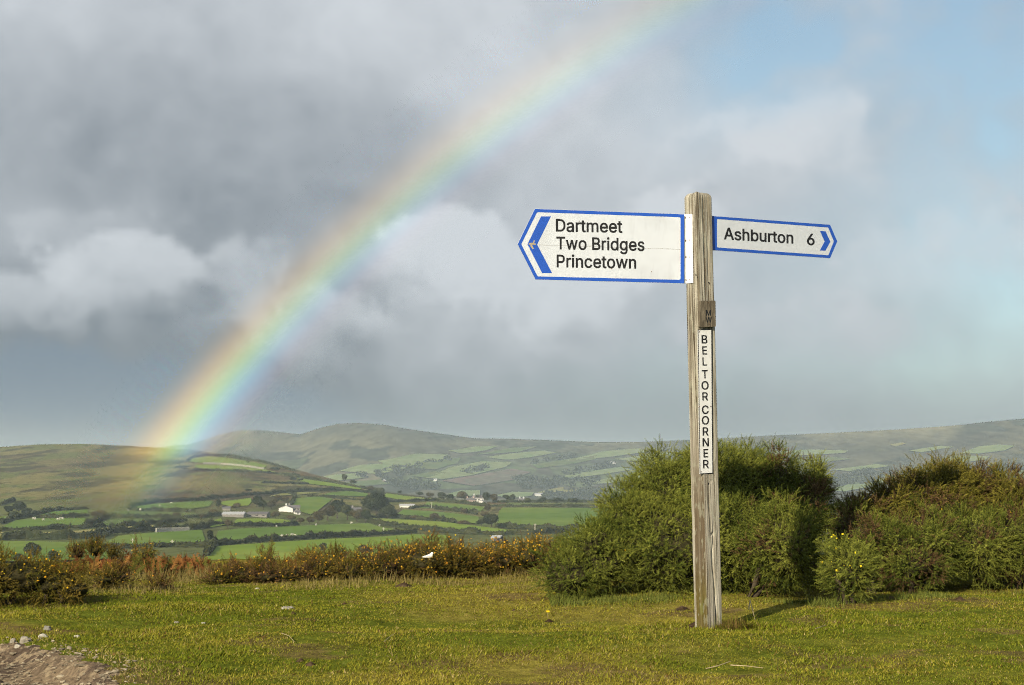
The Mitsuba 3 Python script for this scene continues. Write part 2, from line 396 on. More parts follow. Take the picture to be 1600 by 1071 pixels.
FAR_FIELDS = [
    ('pale', [(530, 738), (560, 729), (610, 726), (640, 733), (590, 742)]), ('pale', [(590, 722), (650, 712), (700, 713), (690, 722), (640, 730), (600, 727)]),
    ('dull', [(640, 733), (665, 724), (720, 718), (715, 727), (680, 735)]), ('pale', [(665, 748), (700, 734), (755, 723), (800, 725), (790, 732), (735, 745), (690, 750)]),
    ('pink', [(690, 752), (740, 745), (800, 735), (830, 740), (800, 752), (740, 760)]), ('pale', [(760, 716), (800, 710), (850, 706), (870, 709), (830, 716), (790, 720)]),
    ('dull', [(830, 728), (880, 720), (935, 712), (930, 719), (880, 729), (840, 734)]), ('pale', [(870, 748), (905, 740), (970, 731), (985, 735), (940, 743), (880, 751)]),
    ('pale', [(700, 774), (720, 768), (750, 767), (750, 775), (715, 779)]), ('pale', [(775, 776), (800, 770), (835, 771), (830, 777), (795, 781)]),
    ('straw', [(840, 771), (865, 764), (880, 762), (882, 768), (850, 774)]), ('straw', [(880, 766), (905, 765), (900, 770), (880, 771)]),
    ('pale', [(905, 757), (960, 748), (1010, 742), (1010, 750), (950, 757)]), ('pale', [(1210, 708), (1265, 704), (1325, 706), (1320, 710), (1260, 713), (1212, 714)]),
    ('pale', [(1290, 768), (1330, 757), (1390, 742), (1395, 747), (1370, 760), (1320, 770)]), ('pale', [(1500, 711), (1530, 700), (1560, 697), (1585, 699), (1570, 706), (1530, 711)]),
    ('pale', [(1476, 722), (1490, 714), (1545, 715), (1540, 720), (1500, 724)]), ('pale', [(1550, 744), (1600, 736), (1640, 734), (1640, 748), (1590, 754)]),
    ('dull', [(1290, 752), (1320, 746), (1360, 744), (1340, 750), (1300, 756)]), ('straw', [(1390, 697), (1410, 693), (1416, 695), (1400, 700)]),
    ('pale', [(1020, 735), (1060, 728), (1120, 722), (1120, 728), (1060, 736)]), ('dull', [(500, 760), (560, 752), (620, 748), (640, 754), (560, 762)]),
    ('pale', [(480, 752), (520, 744), (560, 741), (570, 747), (520, 753)]), ('dull', [(640, 745), (680, 738), (700, 741), (668, 748)]), ('pale', [(880, 722), (940, 708), (1000, 703), (1010, 708), (950, 715)]), ('pale', [(960, 718), (1040, 708), (1060, 712), (990, 722)]),
    ('pale', [(920, 770), (960, 764), (1010, 760), (1010, 768), (950, 774)]), ('dull', [(740, 712), (800, 702), (840, 700), (810, 708)]), ('pale', [(1420, 706), (1470, 699), (1490, 701), (1440, 709)]), ('dull', [(1230, 722), (1300, 716), (1330, 719), (1270, 726)]), ('pale', [(1300, 735), (1370, 727), (1390, 730), (1330, 738)]),
    ('pale', [(700, 706), (740, 700), (780, 699), (760, 705), (720, 710)]), ('dull', [(1340, 790), (1420, 770), (1500, 760), (1520, 766), (1440, 780), (1360, 795)]),
]
for kind, poly in FIELDS:
    struct('field', sheet(poly), f'field_{kind}', True, {'green': 'green pasture between hedges', 'bright': 'bright green pasture', 'dull': 'dull olive pasture', 'straw': 'pale straw coloured strip of field'}[kind])
for kind, poly in FAR_FIELDS:
    struct('field', sheet(poly, True, 2.0, 6.0), f'field_{kind}', True, 'hazy pale field on the far hillside')

# ---------------------------------------------------------------- rainbow: its light painted as colour on a thin sheet over the valley
AX = np.array([math.sin(ANTI_AZ) * math.cos(SUN_EL), math.cos(ANTI_AZ) * math.cos(SUN_EL), -math.sin(SUN_EL)])
_u = np.cross(AX, [0, 0, 1]); _u /= np.linalg.norm(_u)
_w = np.cross(_u, AX)


def bow_light(t):
    """Spectral order across the bow; t in degrees from its axis."""
    def bell(c, s, k=1.0):
        return k * dr.exp(-dr.square((t - c) / s))
    r = bell(41.86, 0.50) + bell(40.55, 0.35, 0.12)
    g = bell(41.42, 0.42, 0.84) + bell(41.95, 0.45, 0.46) + bell(40.92, 0.36, 0.34)
    b = bell(40.95, 0.36, 0.98) + bell(40.6, 0.30, 0.10)
    w = 0.60 * bell(41.3, 0.70)
    return r + w, g + w, b + w


def bow_color(p, n, uv):
    r, g, b = bow_light(38.5 + 6.0 * uv.y)
    m = dr.maximum(dr.maximum(r, g), dr.maximum(b, 1e-4))
    return mi.Color3f(r / m, g / m, b / m) * 0.98


def bow_density(p, n, uv):
    r, g, b = bow_light(38.5 + 6.0 * uv.y)
    m = dr.maximum(dr.maximum(r, g), b)
    h = p.z * 1.5
    along = smoothstep(-13.5, -3, h) * 0.32 + smoothstep(-1, 2, h) * 0.68
    along = along * (1 - 0.46 * smoothstep(8, 36, h) - 0.18 * smoothstep(36, 62, h) - 0.16 * smoothstep(62, 92, h))
    along = along * (1 - smoothstep(92, 128, h))
    along = along * (0.85 + 0.3 * noise(p.x * 0.03, p.z * 0.03, 0.0))
    return m * along * BOW


BOW = 0.155
scene['rain_bow_light'] = {'type': 'mask', 'opacity': proc(bow_density), 'bsdf': {'type': 'twosided', 'bsdf': {'type': 'diffuse', 'reflectance': proc(bow_color)}}}
def ring(pa, ta, wid):
    """Points of the bow: angle round it, angle from its axis (degrees), on a painted sheet some 270 m away."""
    rr = 200.0 * np.tan(np.radians(ta))
    return np.array([0, 0, EYE]) + 200.0 * AX + rr[..., None] * (np.sin(pa)[..., None] * _u + np.cos(pa)[..., None] * _w)


ph = np.radians(np.linspace(-90, 20, 221))
th = np.linspace(40.0, 42.6, 25)
PH, TH = np.meshgrid(ph, th)
V = ring(PH, TH, 0)
n_, m_ = PH.shape
i_, j_ = np.meshgrid(np.arange(n_ - 1), np.arange(m_ - 1), indexing='ij')
a_ = (i_ * m_ + j_)
F_ = np.stack([a_, a_ + 1, a_ + m_ + 1, a_ + m_], -1).reshape(-1, 4)
VV, FF, UU = [V.reshape(-1, 3)], [np.vstack([F_[:, [0, 1, 2]], F_[:, [0, 2, 3]]])], [TH.reshape(-1)]
o_ = PH.size
pt = np.radians(np.arange(-90, 20, 0.012))             # frayed borders: thin teeth let the painted sheet fade out
rr_ = np.random.default_rng(3)
for t0, t1 in ((40.0, 38.8), (42.6, 43.9)):
    q = pt + np.radians(0.012)
    tip = t0 + (t1 - t0) * np.sqrt(rr_.uniform(0.02, 1, len(pt)))
    a, b, c = ring(pt, np.full(len(pt), t0), 0), ring(q, np.full(len(pt), t0), 0), ring((pt + q) / 2, tip, 0)
    VV.append(np.stack([a, b, c], 1).reshape(-1, 3)); UU.append(np.stack([0 * tip + t0, 0 * tip + t0, tip], 1).reshape(-1))
    FF.append(np.arange(3 * len(pt)).reshape(-1, 3) + o_)
    o_ += 3 * len(pt)
mm, F_, uu = np.vstack(VV), np.vstack(FF), np.concatenate(UU)
hz = mm[:, 2][F_]
F_ = F_[((hz > -9.5) & (hz < 88)).all(1) & (mm[:, 0][F_] < 42).all(1)]
uvi, inv = np.unique(F_, return_inverse=True)
single('rainbow', (mm[uvi], inv.reshape(F_.shape)), 'rain_bow_light', 'rainbow rising from the moorland hill and arching up to the right', 'rainbow', smooth=True, uv=np.stack([0 * uu, (uu - 38.5) / 6.0], -1)[uvi])
# ---------------------------------------------------------------- hedges, walls, trees, farms and flocks of the valley
def foliage_mat(key, a, b, s):
    def fn(p, n, uv):
        k = fbm(p.x * s, p.y * s, p.z * s, 3)
        return mix(a, b, smoothstep(0.35, 0.66, k))
    scene[key] = {'type': 'twosided', 'bsdf': {'type': 'diffuse', 'reflectance': proc(fn)}}


foliage_mat('hedge_leaf', (0.026, 0.034, 0.015), (0.052, 0.056, 0.022), 0.35)
foliage_mat('tree_leaf', (0.026, 0.036, 0.014), (0.060, 0.066, 0.024), 0.22)
foliage_mat('tree_leaf_brown', (0.050, 0.042, 0.020), (0.090, 0.074, 0.032), 0.22)
foliage_mat('tree_leaf_dark', (0.018, 0.026, 0.011), (0.040, 0.048, 0.020), 0.22)
foliage_mat('bark', (0.045, 0.036, 0.026), (0.085, 0.07, 0.05), 2.0)


def leaf_cloud(c, rx, ry, rz, n, size, rng, skew=0.0):
    """Leaf clumps spread through a crown: small crooked quads whose faces look outwards."""
    d = rng.normal(size=(n, 3))
    d /= np.linalg.norm(d, axis=1, keepdims=True)
    rr = rng.uniform(0.55, 1.0, n) ** 0.6
    lump = 0.78 + 0.5 * meshkit.noise(d * 2.1 + c[None] * 0.37, 5)
    P = c + d * rr[:, None] * lump[:, None] * np.array([rx, ry, rz])
    P[:, 0] += skew * (P[:, 2] - c[2])
    nrm = d + rng.normal(scale=0.55, size=(n, 3))
    nrm /= np.linalg.norm(nrm, axis=1, keepdims=True)
    a = np.cross(nrm, rng.normal(size=(n, 3)))
    a /= np.linalg.norm(a, axis=1, keepdims=True)
    b = np.cross(nrm, a)
    s = (size * rng.uniform(0.6, 1.4, n))[:, None]
    v = np.stack([P - a * s, P - b * s * 0.7 + nrm * s * 0.3, P + a * s * 1.1, P + b * s * 0.8 - nrm * s * 0.2], 1).reshape(-1, 3)
    f = (np.arange(n)[:, None] * 4 + np.array([0, 1, 2, 3])).reshape(-1, 4)
    return v, f


def join(ms):
    V, F, o = [], [], 0
    for v, f in ms:
        V.append(v)
        f = np.asarray(f)
        F.append(np.vstack([f[:, [0, 1, 2]], f[:, [0, 2, 3]]]) + o if f.shape[1] == 4 else f + o)
        o += len(v)
    return np.vstack(V), np.vstack(F)


def tube(pts, radii, sides=7):
    p = np.asarray(pts, float)
    t = np.gradient(p, axis=0)
    t /= np.linalg.norm(t, axis=1, keepdims=True) + 1e-12
    a = np.cross(t, np.where(np.abs(t[:, 2:]) < 0.9, [0, 0, 1.0], [1.0, 0, 0]))
    a /= np.linalg.norm(a, axis=1, keepdims=True) + 1e-12
    b = np.cross(t, a)
    g = np.arange(sides) * 2 * np.pi / sides
    r = np.broadcast_to(radii, (len(p),))
    v = p[:, None] + r[:, None, None] * (np.cos(g)[None, :, None] * a[:, None] + np.sin(g)[None, :, None] * b[:, None])
    i, j = np.meshgrid(np.arange(len(p) - 1), np.arange(sides), indexing='ij')
    q = np.stack([i * sides + j, i * sides + (j + 1) % sides, (i + 1) * sides + (j + 1) % sides, (i + 1) * sides + j], -1).reshape(-1, 4)
    v = v.reshape(-1, 3)
    n = len(v)
    v = np.vstack([v, p[:1], p[-1:]])
    k = np.arange(sides)
    e = (len(p) - 1) * sides
    caps = np.vstack([np.stack([k, np.full(sides, n), (k + 1) % sides], 1), np.stack([e + k, e + (k + 1) % sides, np.full(sides, n + 1)], 1)])
    return v, np.vstack([q[:, [0, 1, 2]], q[:, [0, 2, 3]], caps])


RNG = np.random.default_rng(41)


def hedge(px, label, height=2.6, width=2.4, far=False, mat='hedge_leaf', gap=0.0):
    P = np.array(px, float)
    seg = np.concatenate([[0], np.cumsum(np.hypot(*np.diff(P, axis=0).T))])
    q = np.linspace(0, seg[-1], max(6, int(seg[-1] / 1.5)))
    w = land(np.interp(q, seg, P[:, 0]), np.interp(q, seg, P[:, 1]), far)
    L = np.concatenate([[0], np.cumsum(np.linalg.norm(np.diff(w[:, :2], axis=0), axis=1))])
    n = int(np.clip(L[-1] / 1.1, 12, 420))
    s = np.linspace(0, L[-1], n)
    c = np.stack([np.interp(s, L, w[:, k]) for k in range(3)], 1)
    c[:, 2] = tz(c[:, 0], c[:, 1]) + 0.3
    t = np.gradient(c[:, :2], axis=0)
    t /= np.linalg.norm(t, axis=1, keepdims=True)
    side = np.stack([-t[:, 1], t[:, 0], 0 * t[:, 0]], 1)
    k = np.linspace(0, np.pi, 8)
    hn = height * (0.62 + 0.9 * meshkit.noise(np.stack([s * 0.16, 0 * s, 0 * s], 1) + P[0].sum(), 3) * (0.6 + 0.6 * meshkit.noise(np.stack([s * 0.6, 0 * s, 0 * s], 1) + P[0].sum(), 8)))
    hn[[0, -1]] *= 0.4
    v = c[:, None] + side[:, None] * (np.cos(k) * width / 2)[None, :, None] + np.array([0, 0, 1]) * (np.sin(k)[None, :] ** 0.6 * hn[:, None])[..., None]
    v = v + RNG.normal(scale=0.16, size=v.shape)
    m = len(k)
    i, j = np.meshgrid(np.arange(n - 1), np.arange(m - 1), indexing='ij')
    a = i * m + j
    body = v.reshape(-1, 3), np.stack([a, a + 1, a + m + 1, a + m], -1).reshape(-1, 4)
    nl = n * 3
    idx = RNG.integers(0, n, nl)
    kk = RNG.uniform(0.15, np.pi - 0.15, nl)
    cc = c[idx] + side[idx] * (np.cos(kk) * width / 2)[:, None] + np.array([0, 0, 1]) * (np.sin(kk) ** 0.6 * hn[idx])[:, None]
    d = RNG.normal(size=(nl, 3))
    e = np.cross(d, [0, 0, 1.0])
    e /= np.linalg.norm(e, axis=1, keepdims=True)
    g = RNG.normal(size=(nl, 3)) * 0.5 + np.array([0, 0, 0.8])
    sz = RNG.uniform(0.25, 0.6, nl)[:, None]
    lv = np.stack([cc - e * sz, cc + e * sz, cc + g * sz * 1.3], 1).reshape(-1, 3)
    single('hedge', join([body, (lv, np.arange(nl * 3).reshape(-1, 3))]), mat, label, 'hedge', 'hedges between the fields')


HEDGES = [
    ([(202, 798), (206, 793), (240, 788), (290, 784), (335, 780), (375, 776), (420, 773), (455, 771), (472, 768)], 'long dark hedge where brown moor meets the green fields', 3.2),
    ([(20, 813), (50, 807), (82, 800), (137, 797)], 'rising dark hedge above the leftmost upper pasture', 3.0),
    ([(52, 811), (95, 810), (138, 808)], 'short hedge between the two left pastures with sheep below', 2.4),
    ([(133, 826), (150, 818), (170, 810)], 'thick diagonal hedge closing the right end of the left sheep pasture', 3.4),
    ([(0, 832), (60, 830), (100, 828), (132, 827), (164, 825)], 'hedge along the top of the pale straw strip', 2.8),
    ([(171, 809), (250, 810), (310, 810), (345, 806)], 'hedge left of the grey farm sheds', 2.6),
    ([(172, 827), (200, 824), (250, 820), (290, 816)], 'hedge running down right of the diagonal hedge above the straw strip end', 3.0),
    ([(0, 846), (40, 844), (100, 844), (150, 842), (172, 836), (210, 834), (250, 831), (300, 829), (318, 827)], 'tall bushy hedge under the pale straw strip', 4.2),
    ([(0, 820), (20, 813)], 'short steep hedge at the left end of the sheep pasture', 2.8),
    ([(0, 791), (22, 784)], 'short hedge under the small dull field at the left edge of the moor', 2.8),
    ([(206, 799), (250, 800), (306, 801)], 'thin hedge under the pasture that borders the moor', 2.0),
    ([(363, 824), (420, 823), (465, 822)], 'hedge under the bright field below the farm sheds', 2.8),
    ([(330, 856), (380, 851), (440, 846), (520, 841), (600, 837), (650, 834)], 'long hedge between the two lowest green fields', 3.0),
    ([(575, 817), (600, 821), (650, 828), (690, 833), (720, 835), (790, 837)], 'long hedge under the bright wedge shaped field', 3.2),
    ([(572, 812), (620, 810), (690, 815), (712, 818)], 'hedge along the top of the bright wedge shaped field', 2.8),
    ([(300, 736), (330, 736), (380, 738), (430, 741), (470, 746)], 'hedge under the two high fields on the hill shoulder', 3.0),
    ([(410, 756), (450, 757), (482, 757)], 'short hedge on the rough slope above the farmhouse', 2.2),
    ([(445, 744), (500, 752), (560, 763), (600, 769)], 'hedge along the falling crest of the hill below the skyline trees', 3.0),
    ([(472, 768), (520, 767), (570, 770), (600, 771)], 'hedge above the narrow field beside the broad dark tree', 2.8),
    ([(480, 776), (505, 778), (540, 781), (565, 783)], 'broken hedge above the field of the white farmhouse', 2.2),
    ([(600, 786), (640, 785), (682, 783)], 'hedge behind the long low white barn', 2.6),
    ([(682, 784), (720, 787), (760, 792)], 'hedge below the village houses', 3.2),
    ([(762, 793), (800, 793), (850, 793), (912, 793), (990, 794)], 'hedge along the top of the large right pasture', 2.4),
    ([(770, 786), (850, 785), (930, 785), (1010, 785)], 'uppermost straight hedge behind the large right pasture', 2.4),
    ([(680, 797), (720, 801), (745, 805)], 'broken hedge between the two small pastures right of the white barn', 3.4),
    ([(775, 826), (810, 828), (840, 829), (890, 829), (990, 830)], 'hedge at the foot of the large right pasture', 3.4),
    ([(158, 859), (200, 858), (270, 856), (330, 856)], 'lowest hedge behind the rusty bracken', 2.4),
    ([(788, 836), (830, 836), (905, 832)], 'dark hedge right of the blue barn', 3.4),
    ([(318, 827), (332, 822), (363, 821)], 'short hedge under the small bright field below the moor trees', 3.0),
    ([(292, 722), (300, 716), (325, 712), (360, 713), (420, 725), (460, 737)], 'skyline hedge above the high fields on the hill shoulder', 2.6),
    ([(445, 770), (462, 776), (455, 790)], 'hedge on the left side of the field behind the white farmhouse', 2.4),
    ([(322, 872), (330, 862), (337, 850)], 'short hedge climbing between the lowest green field and the left lower field', 2.8),
    ([(640, 796), (662, 793), (690, 796)], 'short hedge in front of the long white barn', 2.0),
]
for px, label, h in HEDGES:
    hedge(px, label, h * 0.58, 1.7)


def tree(px, py, hpx, wpx, label, group=None, mat='tree_leaf', name='tree', far=False, trunk=0.22):
    w = land(px, py, far)
    r = np.hypot(w[0], w[1])
    H, W = 0.9 * hpx / FOC * r, 0.9 * wpx / FOC * r
    w[2] = tz(w[0], w[1]) - 0.2
    rng = np.random.default_rng(int(px * 7 + py * 13))
    t = thing(name, label, 'tree', group)
    th = H * trunk
    lean = rng.normal(scale=0.04, size=2) * H
    top = w + np.array([lean[0], lean[1], H * 0.7])
    limbs = [tube(np.linspace(w, top, 5) + rng.normal(scale=0.02 * H, size=(5, 3)) * np.linspace(0, 1, 5)[:, None], np.linspace(0.035 * H + 0.06, 0.05, 5), 6)]
    for k in range(5):
        a = rng.uniform(0, 2 * np.pi)
        b = w + (top - w) * rng.uniform(0.35, 0.75)
        e = b + np.array([np.cos(a) * W * 0.3, np.sin(a) * W * 0.3, H * 0.16])
        limbs.append(tube(np.linspace(b, e, 3), np.linspace(0.018 * H, 0.03, 3), 4))
    part('trunk', join(limbs), 'bark', t, smooth=True)
    ms = []
    nb = 6 + int(W / max(H, 1) * 5)
    sz = np.clip(H * 0.035, 0.16, 0.55)
    for k in range(nb):
        a, q = rng.uniform(0, 2 * np.pi), rng.uniform(0, 1)
        hh = rng.uniform(0.42, 0.86)
        reach = (1 - abs(hh - 0.5) * 1.25) * W * 0.30 * np.sqrt(q)
        c = w + np.array([np.cos(a) * reach + lean[0] * hh, np.sin(a) * reach + lean[1] * hh, th + (H - th) * (hh - 0.12)])
        k_ = rng.uniform(0.75, 1.2)
        n = int(np.clip(7.0 * (W * 0.24 * k_ / sz) ** 2, 60, 420))
        ms.append(leaf_cloud(c, W * 0.25 * k_, W * 0.25 * k_, H * 0.19 * k_, n, sz, rng))
    part('crown', join(ms), mat, t)
    return t


G1 = 'trees clustered right of the white farmhouse'
L1 = 'one of the rounded trees massed between the white farmhouse and the broad dark tree'
G2 = 'trees around the farm sheds'
L2 = 'one of the trees crowding behind the grey farm sheds'
G3 = 'trees along the village'
L3 = 'one of the trees in the dark line around the village houses'
G4 = 'trees below the moor at the left'
L4 = 'one of the dark trees clumped at the left foot of the moor'
G5 = 'trees at the left above the gorse'
L5 = 'one of the dark trees just behind the flowering gorse at the left'
G6 = 'trees stacked left of the big pasture'
L6 = 'one of the brownish trees stacked in a column left of the large right pasture'
B, D = 'tree_leaf_brown', 'tree_leaf_dark'
TREES = [
    (588, 810, 48, 56, 'broad dark tree, the largest in the valley, left of the long white barn', None, D), (606, 812, 26, 34, 'lower rounded tree touching the right foot of the broad dark tree', None, D),
    (512, 814, 28, 26, L1, G1, B), (527, 811, 36, 30, L1, G1, D), (543, 813, 28, 26, L1, G1, 'tree_leaf'), (558, 816, 24, 26, L1, G1, B), (571, 817, 24, 24, L1, G1, 'tree_leaf'), (497, 817, 22, 22, L1, G1, B), (484, 819, 15, 18, L1, G1, B),
    (341, 798, 20, 14, 'dark tree left of the grey farm sheds', None, D), (334, 806, 13, 20, 'brownish bush-like tree at the left end of the sheds', None, B),
    (401, 793, 21, 20, L2, G2, D), (412, 797, 18, 18, L2, G2, D), (424, 796, 16, 18, L2, G2, B), (432, 790, 20, 18, L2, G2, B), (444, 786, 16, 18, L2, G2, B), (370, 797, 13, 18, L2, G2, B), (430, 810, 14, 16, L2, G2, B),
    (455, 814, 12, 20, 'brown tree in front of the white farmhouse', None, B), (470, 818, 12, 16, 'dark tree in front of the right end of the farmhouse', None, B),
    (326, 850, 26, 18, 'upright dark tree standing alone in the hedge above the bracken', None, D), (505, 866, 22, 15, 'small dark tree poking above the flowering gorse row', None, D), (569, 868, 19, 24, 'round dome shaped dark tree above the gorse row', None, D),
    (355, 826, 17, 18, 'brown tree in the hedge below the farm sheds', None, B), (315, 812, 12, 12, 'small brown tree in the hedge left of the farm', None, B), (276, 808, 9, 16, 'low brown tree in the middle of the striped pastures', None, B), (310, 828, 8, 12, 'small dark tree in the tall hedge under the straw strip', None, D),
    (763, 803, 18, 17, L6, G6, B), (757, 811, 16, 16, L6, G6, B), (768, 825, 24, 32, L6, G6, D), (784, 828, 12, 20, L6, G6, D), (752, 824, 16, 18, L6, G6, 'tree_leaf'),
    (725, 821, 9, 26, 'low wide bush-like tree above the bright wedge shaped field', None, B), (678, 816, 17, 20, 'brown tree in the hedge right of the white barn', None, B), (648, 812, 8, 20, 'low dark tree in front of the white barn', None, B), (725, 803, 9, 14, 'small reddish tree in the broken hedge of the small pastures', None, B),
    (690, 783, 16, 20, L3, G3, 'tree_leaf'), (702, 784, 14, 18, L3, G3, D), (722, 784, 19, 22, L3, G3, B), (745, 784, 12, 20, L3, G3, D), (760, 786, 19, 18, L3, G3, 'tree_leaf'), (770, 786, 17, 18, L3, G3, B), (791, 785, 14, 16, L3, G3, D), (802, 785, 15, 12, L3, G3, 'tree_leaf'),
    (672, 779, 11, 18, L3, G3, B), (655, 776, 9, 16, L3, G3, D), (825, 786, 9, 16, L3, G3, 'tree_leaf'), (848, 786, 10, 18, L3, G3, D), (872, 786, 10, 22, L3, G3, D), (895, 786, 9, 22, L3, G3, D),
    (538, 753, 15, 12, 'round tree standing on the hill crest against the haze', None, 'tree_leaf'), (552, 757, 9, 14, 'low tree just right of the round crest tree', None, 'tree_leaf'), (580, 770, 12, 16, 'brown tree on the crest behind the broad dark tree', None, B), (625, 772, 6, 10, 'tiny tree on the valley crest above the narrow field', None, D),
    (30, 803, 24, 26, L4, G4, D), (42, 808, 18, 20, L4, G4, D), (14, 803, 16, 22, L4, G4, D), (22, 810, 13, 22, L4, G4, 'tree_leaf'),
    (148, 811, 15, 18, 'brown tree at the top of the diagonal hedge', None, B), (158, 806, 11, 18, 'smaller brown tree behind the top of the diagonal hedge', None, B), (165, 842, 13, 16, 'dark round tree where the tall hedge starts to climb', None, D),
    (52, 874, 30, 36, L5, G5, D), (84, 882, 26, 24, L5, G5, 'tree_leaf'), (32, 880, 18, 24, L5, G5, D),
    (285, 732, 5, 26, 'dark thorn thicket at the left end of the high fields', None, D), (387, 724, 4, 6, 'tiny thorn tree inside the high field', None, D), (430, 736, 8, 18, 'scrubby tree on the right end of the high fields', None, D), (458, 752, 7, 14, 'scrubby dark tree on the rough slope under the high fields', None, D), (420, 741, 6, 14, 'low thorn tree just under the high field wall', None, D),
    (340, 775, 3, 6, 'tiny thorn on the open moor slope', None, D), (388, 767, 4, 14, 'thorn bushes in the upper rough above the farm', None, D), (470, 752, 5, 12, 'small thorn on the falling slope of the hill', None, D),
]
ORD = 'first second third fourth fifth sixth seventh eighth ninth tenth eleventh twelfth thirteenth fourteenth fifteenth sixteenth seventeenth eighteenth nineteenth twentieth'.split()
KIND = {'tree_leaf': 'green', B: 'brownish', D: 'dark'}
for a in TREES:
    if a[5]:
        mates = sorted((b[0], b[1]) for b in TREES if b[5] == a[5])
        a = a[:4] + (f"{KIND[a[6]]} tree, {ORD[mates.index((a[0], a[1]))]} from the left of the {a[5]}",) + a[5:]
    tree(*a)


# far woods and field hedges of the hazy valley floor: too many and too dim to tell apart
def far_wood(polys, n, label):
    ms = []
    rng = np.random.default_rng(77)
    for poly in polys:
        P = Polygon(poly)
        x0, y0, x1, y1 = P.bounds
        k = 0
        while k < n * P.area / 900:
            q = rng.uniform([x0, y0], [x1, y1])
            if P.contains(shapely.Point(q)):
                w = land(q[0], q[1], True)
                h = rng.uniform(5, 11)
                ms.append(leaf_cloud(w + np.array([0, 0, h * 0.5]), h * 0.8, h * 0.8, h * 0.55, 26, h * 0.24, rng))
                k += 1
    single('woodland', join(ms), 'tree_leaf_dark', label, 'woodland', kind='stuff')


far_wood([[(850, 775), (905, 770), (1010, 762), (1010, 783), (850, 783)], [(800, 748), (860, 752), (935, 748), (935, 758), (820, 766)], [(600, 752), (680, 752), (690, 766), (620, 766)], [(580, 742), (660, 736), (668, 740), (600, 748)],
          [(720, 740), (760, 730), (770, 734), (730, 744)], [(640, 728), (700, 718), (705, 722), (645, 732)], [(880, 740), (960, 724), (968, 728), (890, 746)], [(1290, 750), (1350, 738), (1600, 728), (1640, 735), (1450, 752), (1300, 762)],
          [(560, 744), (640, 730), (642, 733), (562, 748)], [(830, 722), (900, 712), (905, 716), (835, 727)]], 42, 'dim hazy woods and hedges on the far valley sides')

# ---------------------------------------------------------------- farm buildings
matte('whitewash', (0.66, 0.66, 0.63))
matte('sheet_roof_pale', (0.46, 0.47, 0.48))
matte('slate', lambda p, n, uv: mix((0.13, 0.125, 0.13), (0.19, 0.18, 0.18), noise(p.x * 2, p.y * 2, p.z * 3)))
matte('grey_wall', lambda p, n, uv: mix((0.20, 0.19, 0.18), (0.28, 0.26, 0.24), noise(p.x * 1.2, p.y * 1.2, p.z * 2)))
matte('pink_wall', (0.52, 0.40, 0.36))
matte('blue_sheet', (0.09, 0.13, 0.22))
matte('window_dark', (0.03, 0.035, 0.04))
matte('dry_stone', lambda p, n, uv: mix((0.24, 0.23, 0.20), (0.42, 0.41, 0.37), noise(p.x * 1.6, p.y * 1.6, p.z * 3)))
matte('fleece', (0.50, 0.48, 0.42))
matte('pole_wood', (0.50, 0.48, 0.40))


def box_at(c, sx, sy, sz, yaw):
    m = trimesh.creation.box((sx, sy, sz))
    m.apply_transform(trimesh.transformations.rotation_matrix(yaw, [0, 0, 1]))
    m.apply_translation(c)
    return np.array(m.vertices), np.array(m.faces)


def gable(c, L, W, e, ridge, yaw, over=0.35, thick=0.22):
    """Walls with gable ends, and a two-pitched roof of real thickness standing on them."""
    R = trimesh.transformations.rotation_matrix(yaw, [0, 0, 1])[:3, :3]
    prof = Polygon([(-W / 2, -1.0), (W / 2, -1.0), (W / 2, e), (0, ridge), (-W / 2, e)])
    m = trimesh.creation.extrude_polygon(prof, L, engine='earcut')
    v = np.array(m.vertices)[:, [2, 0, 1]] - np.array([L / 2, 0, 0])
    walls = v @ R.T + c, np.array(m.faces)
    sl = (ridge - e) / (W / 2)
    o = over
    prof = Polygon([(-W / 2 - o, e - sl * o + 0.03), (0, ridge + 0.03), (W / 2 + o, e - sl * o + 0.03), (W / 2 + o, e - sl * o + thick), (0, ridge + thick + 0.03), (-W / 2 - o, e - sl * o + thick)])
    m = trimesh.creation.extrude_polygon(prof, L + 2 * o, engine='earcut')
    v = np.array(m.vertices)[:, [2, 0, 1]] - np.array([L / 2 + o, 0, 0])
    return walls, (v @ R.T + c, np.array(m.faces)), R


def house(px, py, wpx, hpx, label, wall='whitewash', roof='slate', yaw=0.0, deep=6.0, far=False, cat='house', name='farmhouse', nwin=4, chimneys=1):
    w = land(px, py, far)
    r = np.hypot(w[0], w[1])
    w[2] = tz(w[0], w[1])
    L, H = 0.9 * wpx / FOC * r, 0.85 * hpx / FOC * r
    walls, rf, R = gable(w, L, deep, H * 0.58, H, yaw)
    t = thing(name, label, cat)
    part('wall', walls, wall, t)
    k = part('roof', rf, roof, t)
    for i in range(chimneys):
        x = (L / 2 - 0.7) * (1 if i else -1)
        part('chimney', box_at(w + R @ np.array([x, 0, H + 0.5]), 0.9, 0.7, 1.6, yaw), wall, t)
    for i in range(nwin):
        x = (i - (nwin - 1) / 2) * L / max(nwin, 1)
        part('window', box_at(w + R @ np.array([x, -deep / 2, H * 0.34]), min(1.1, L / nwin * 0.5), 0.16, H * 0.20, yaw), 'window_dark', t)
    return t


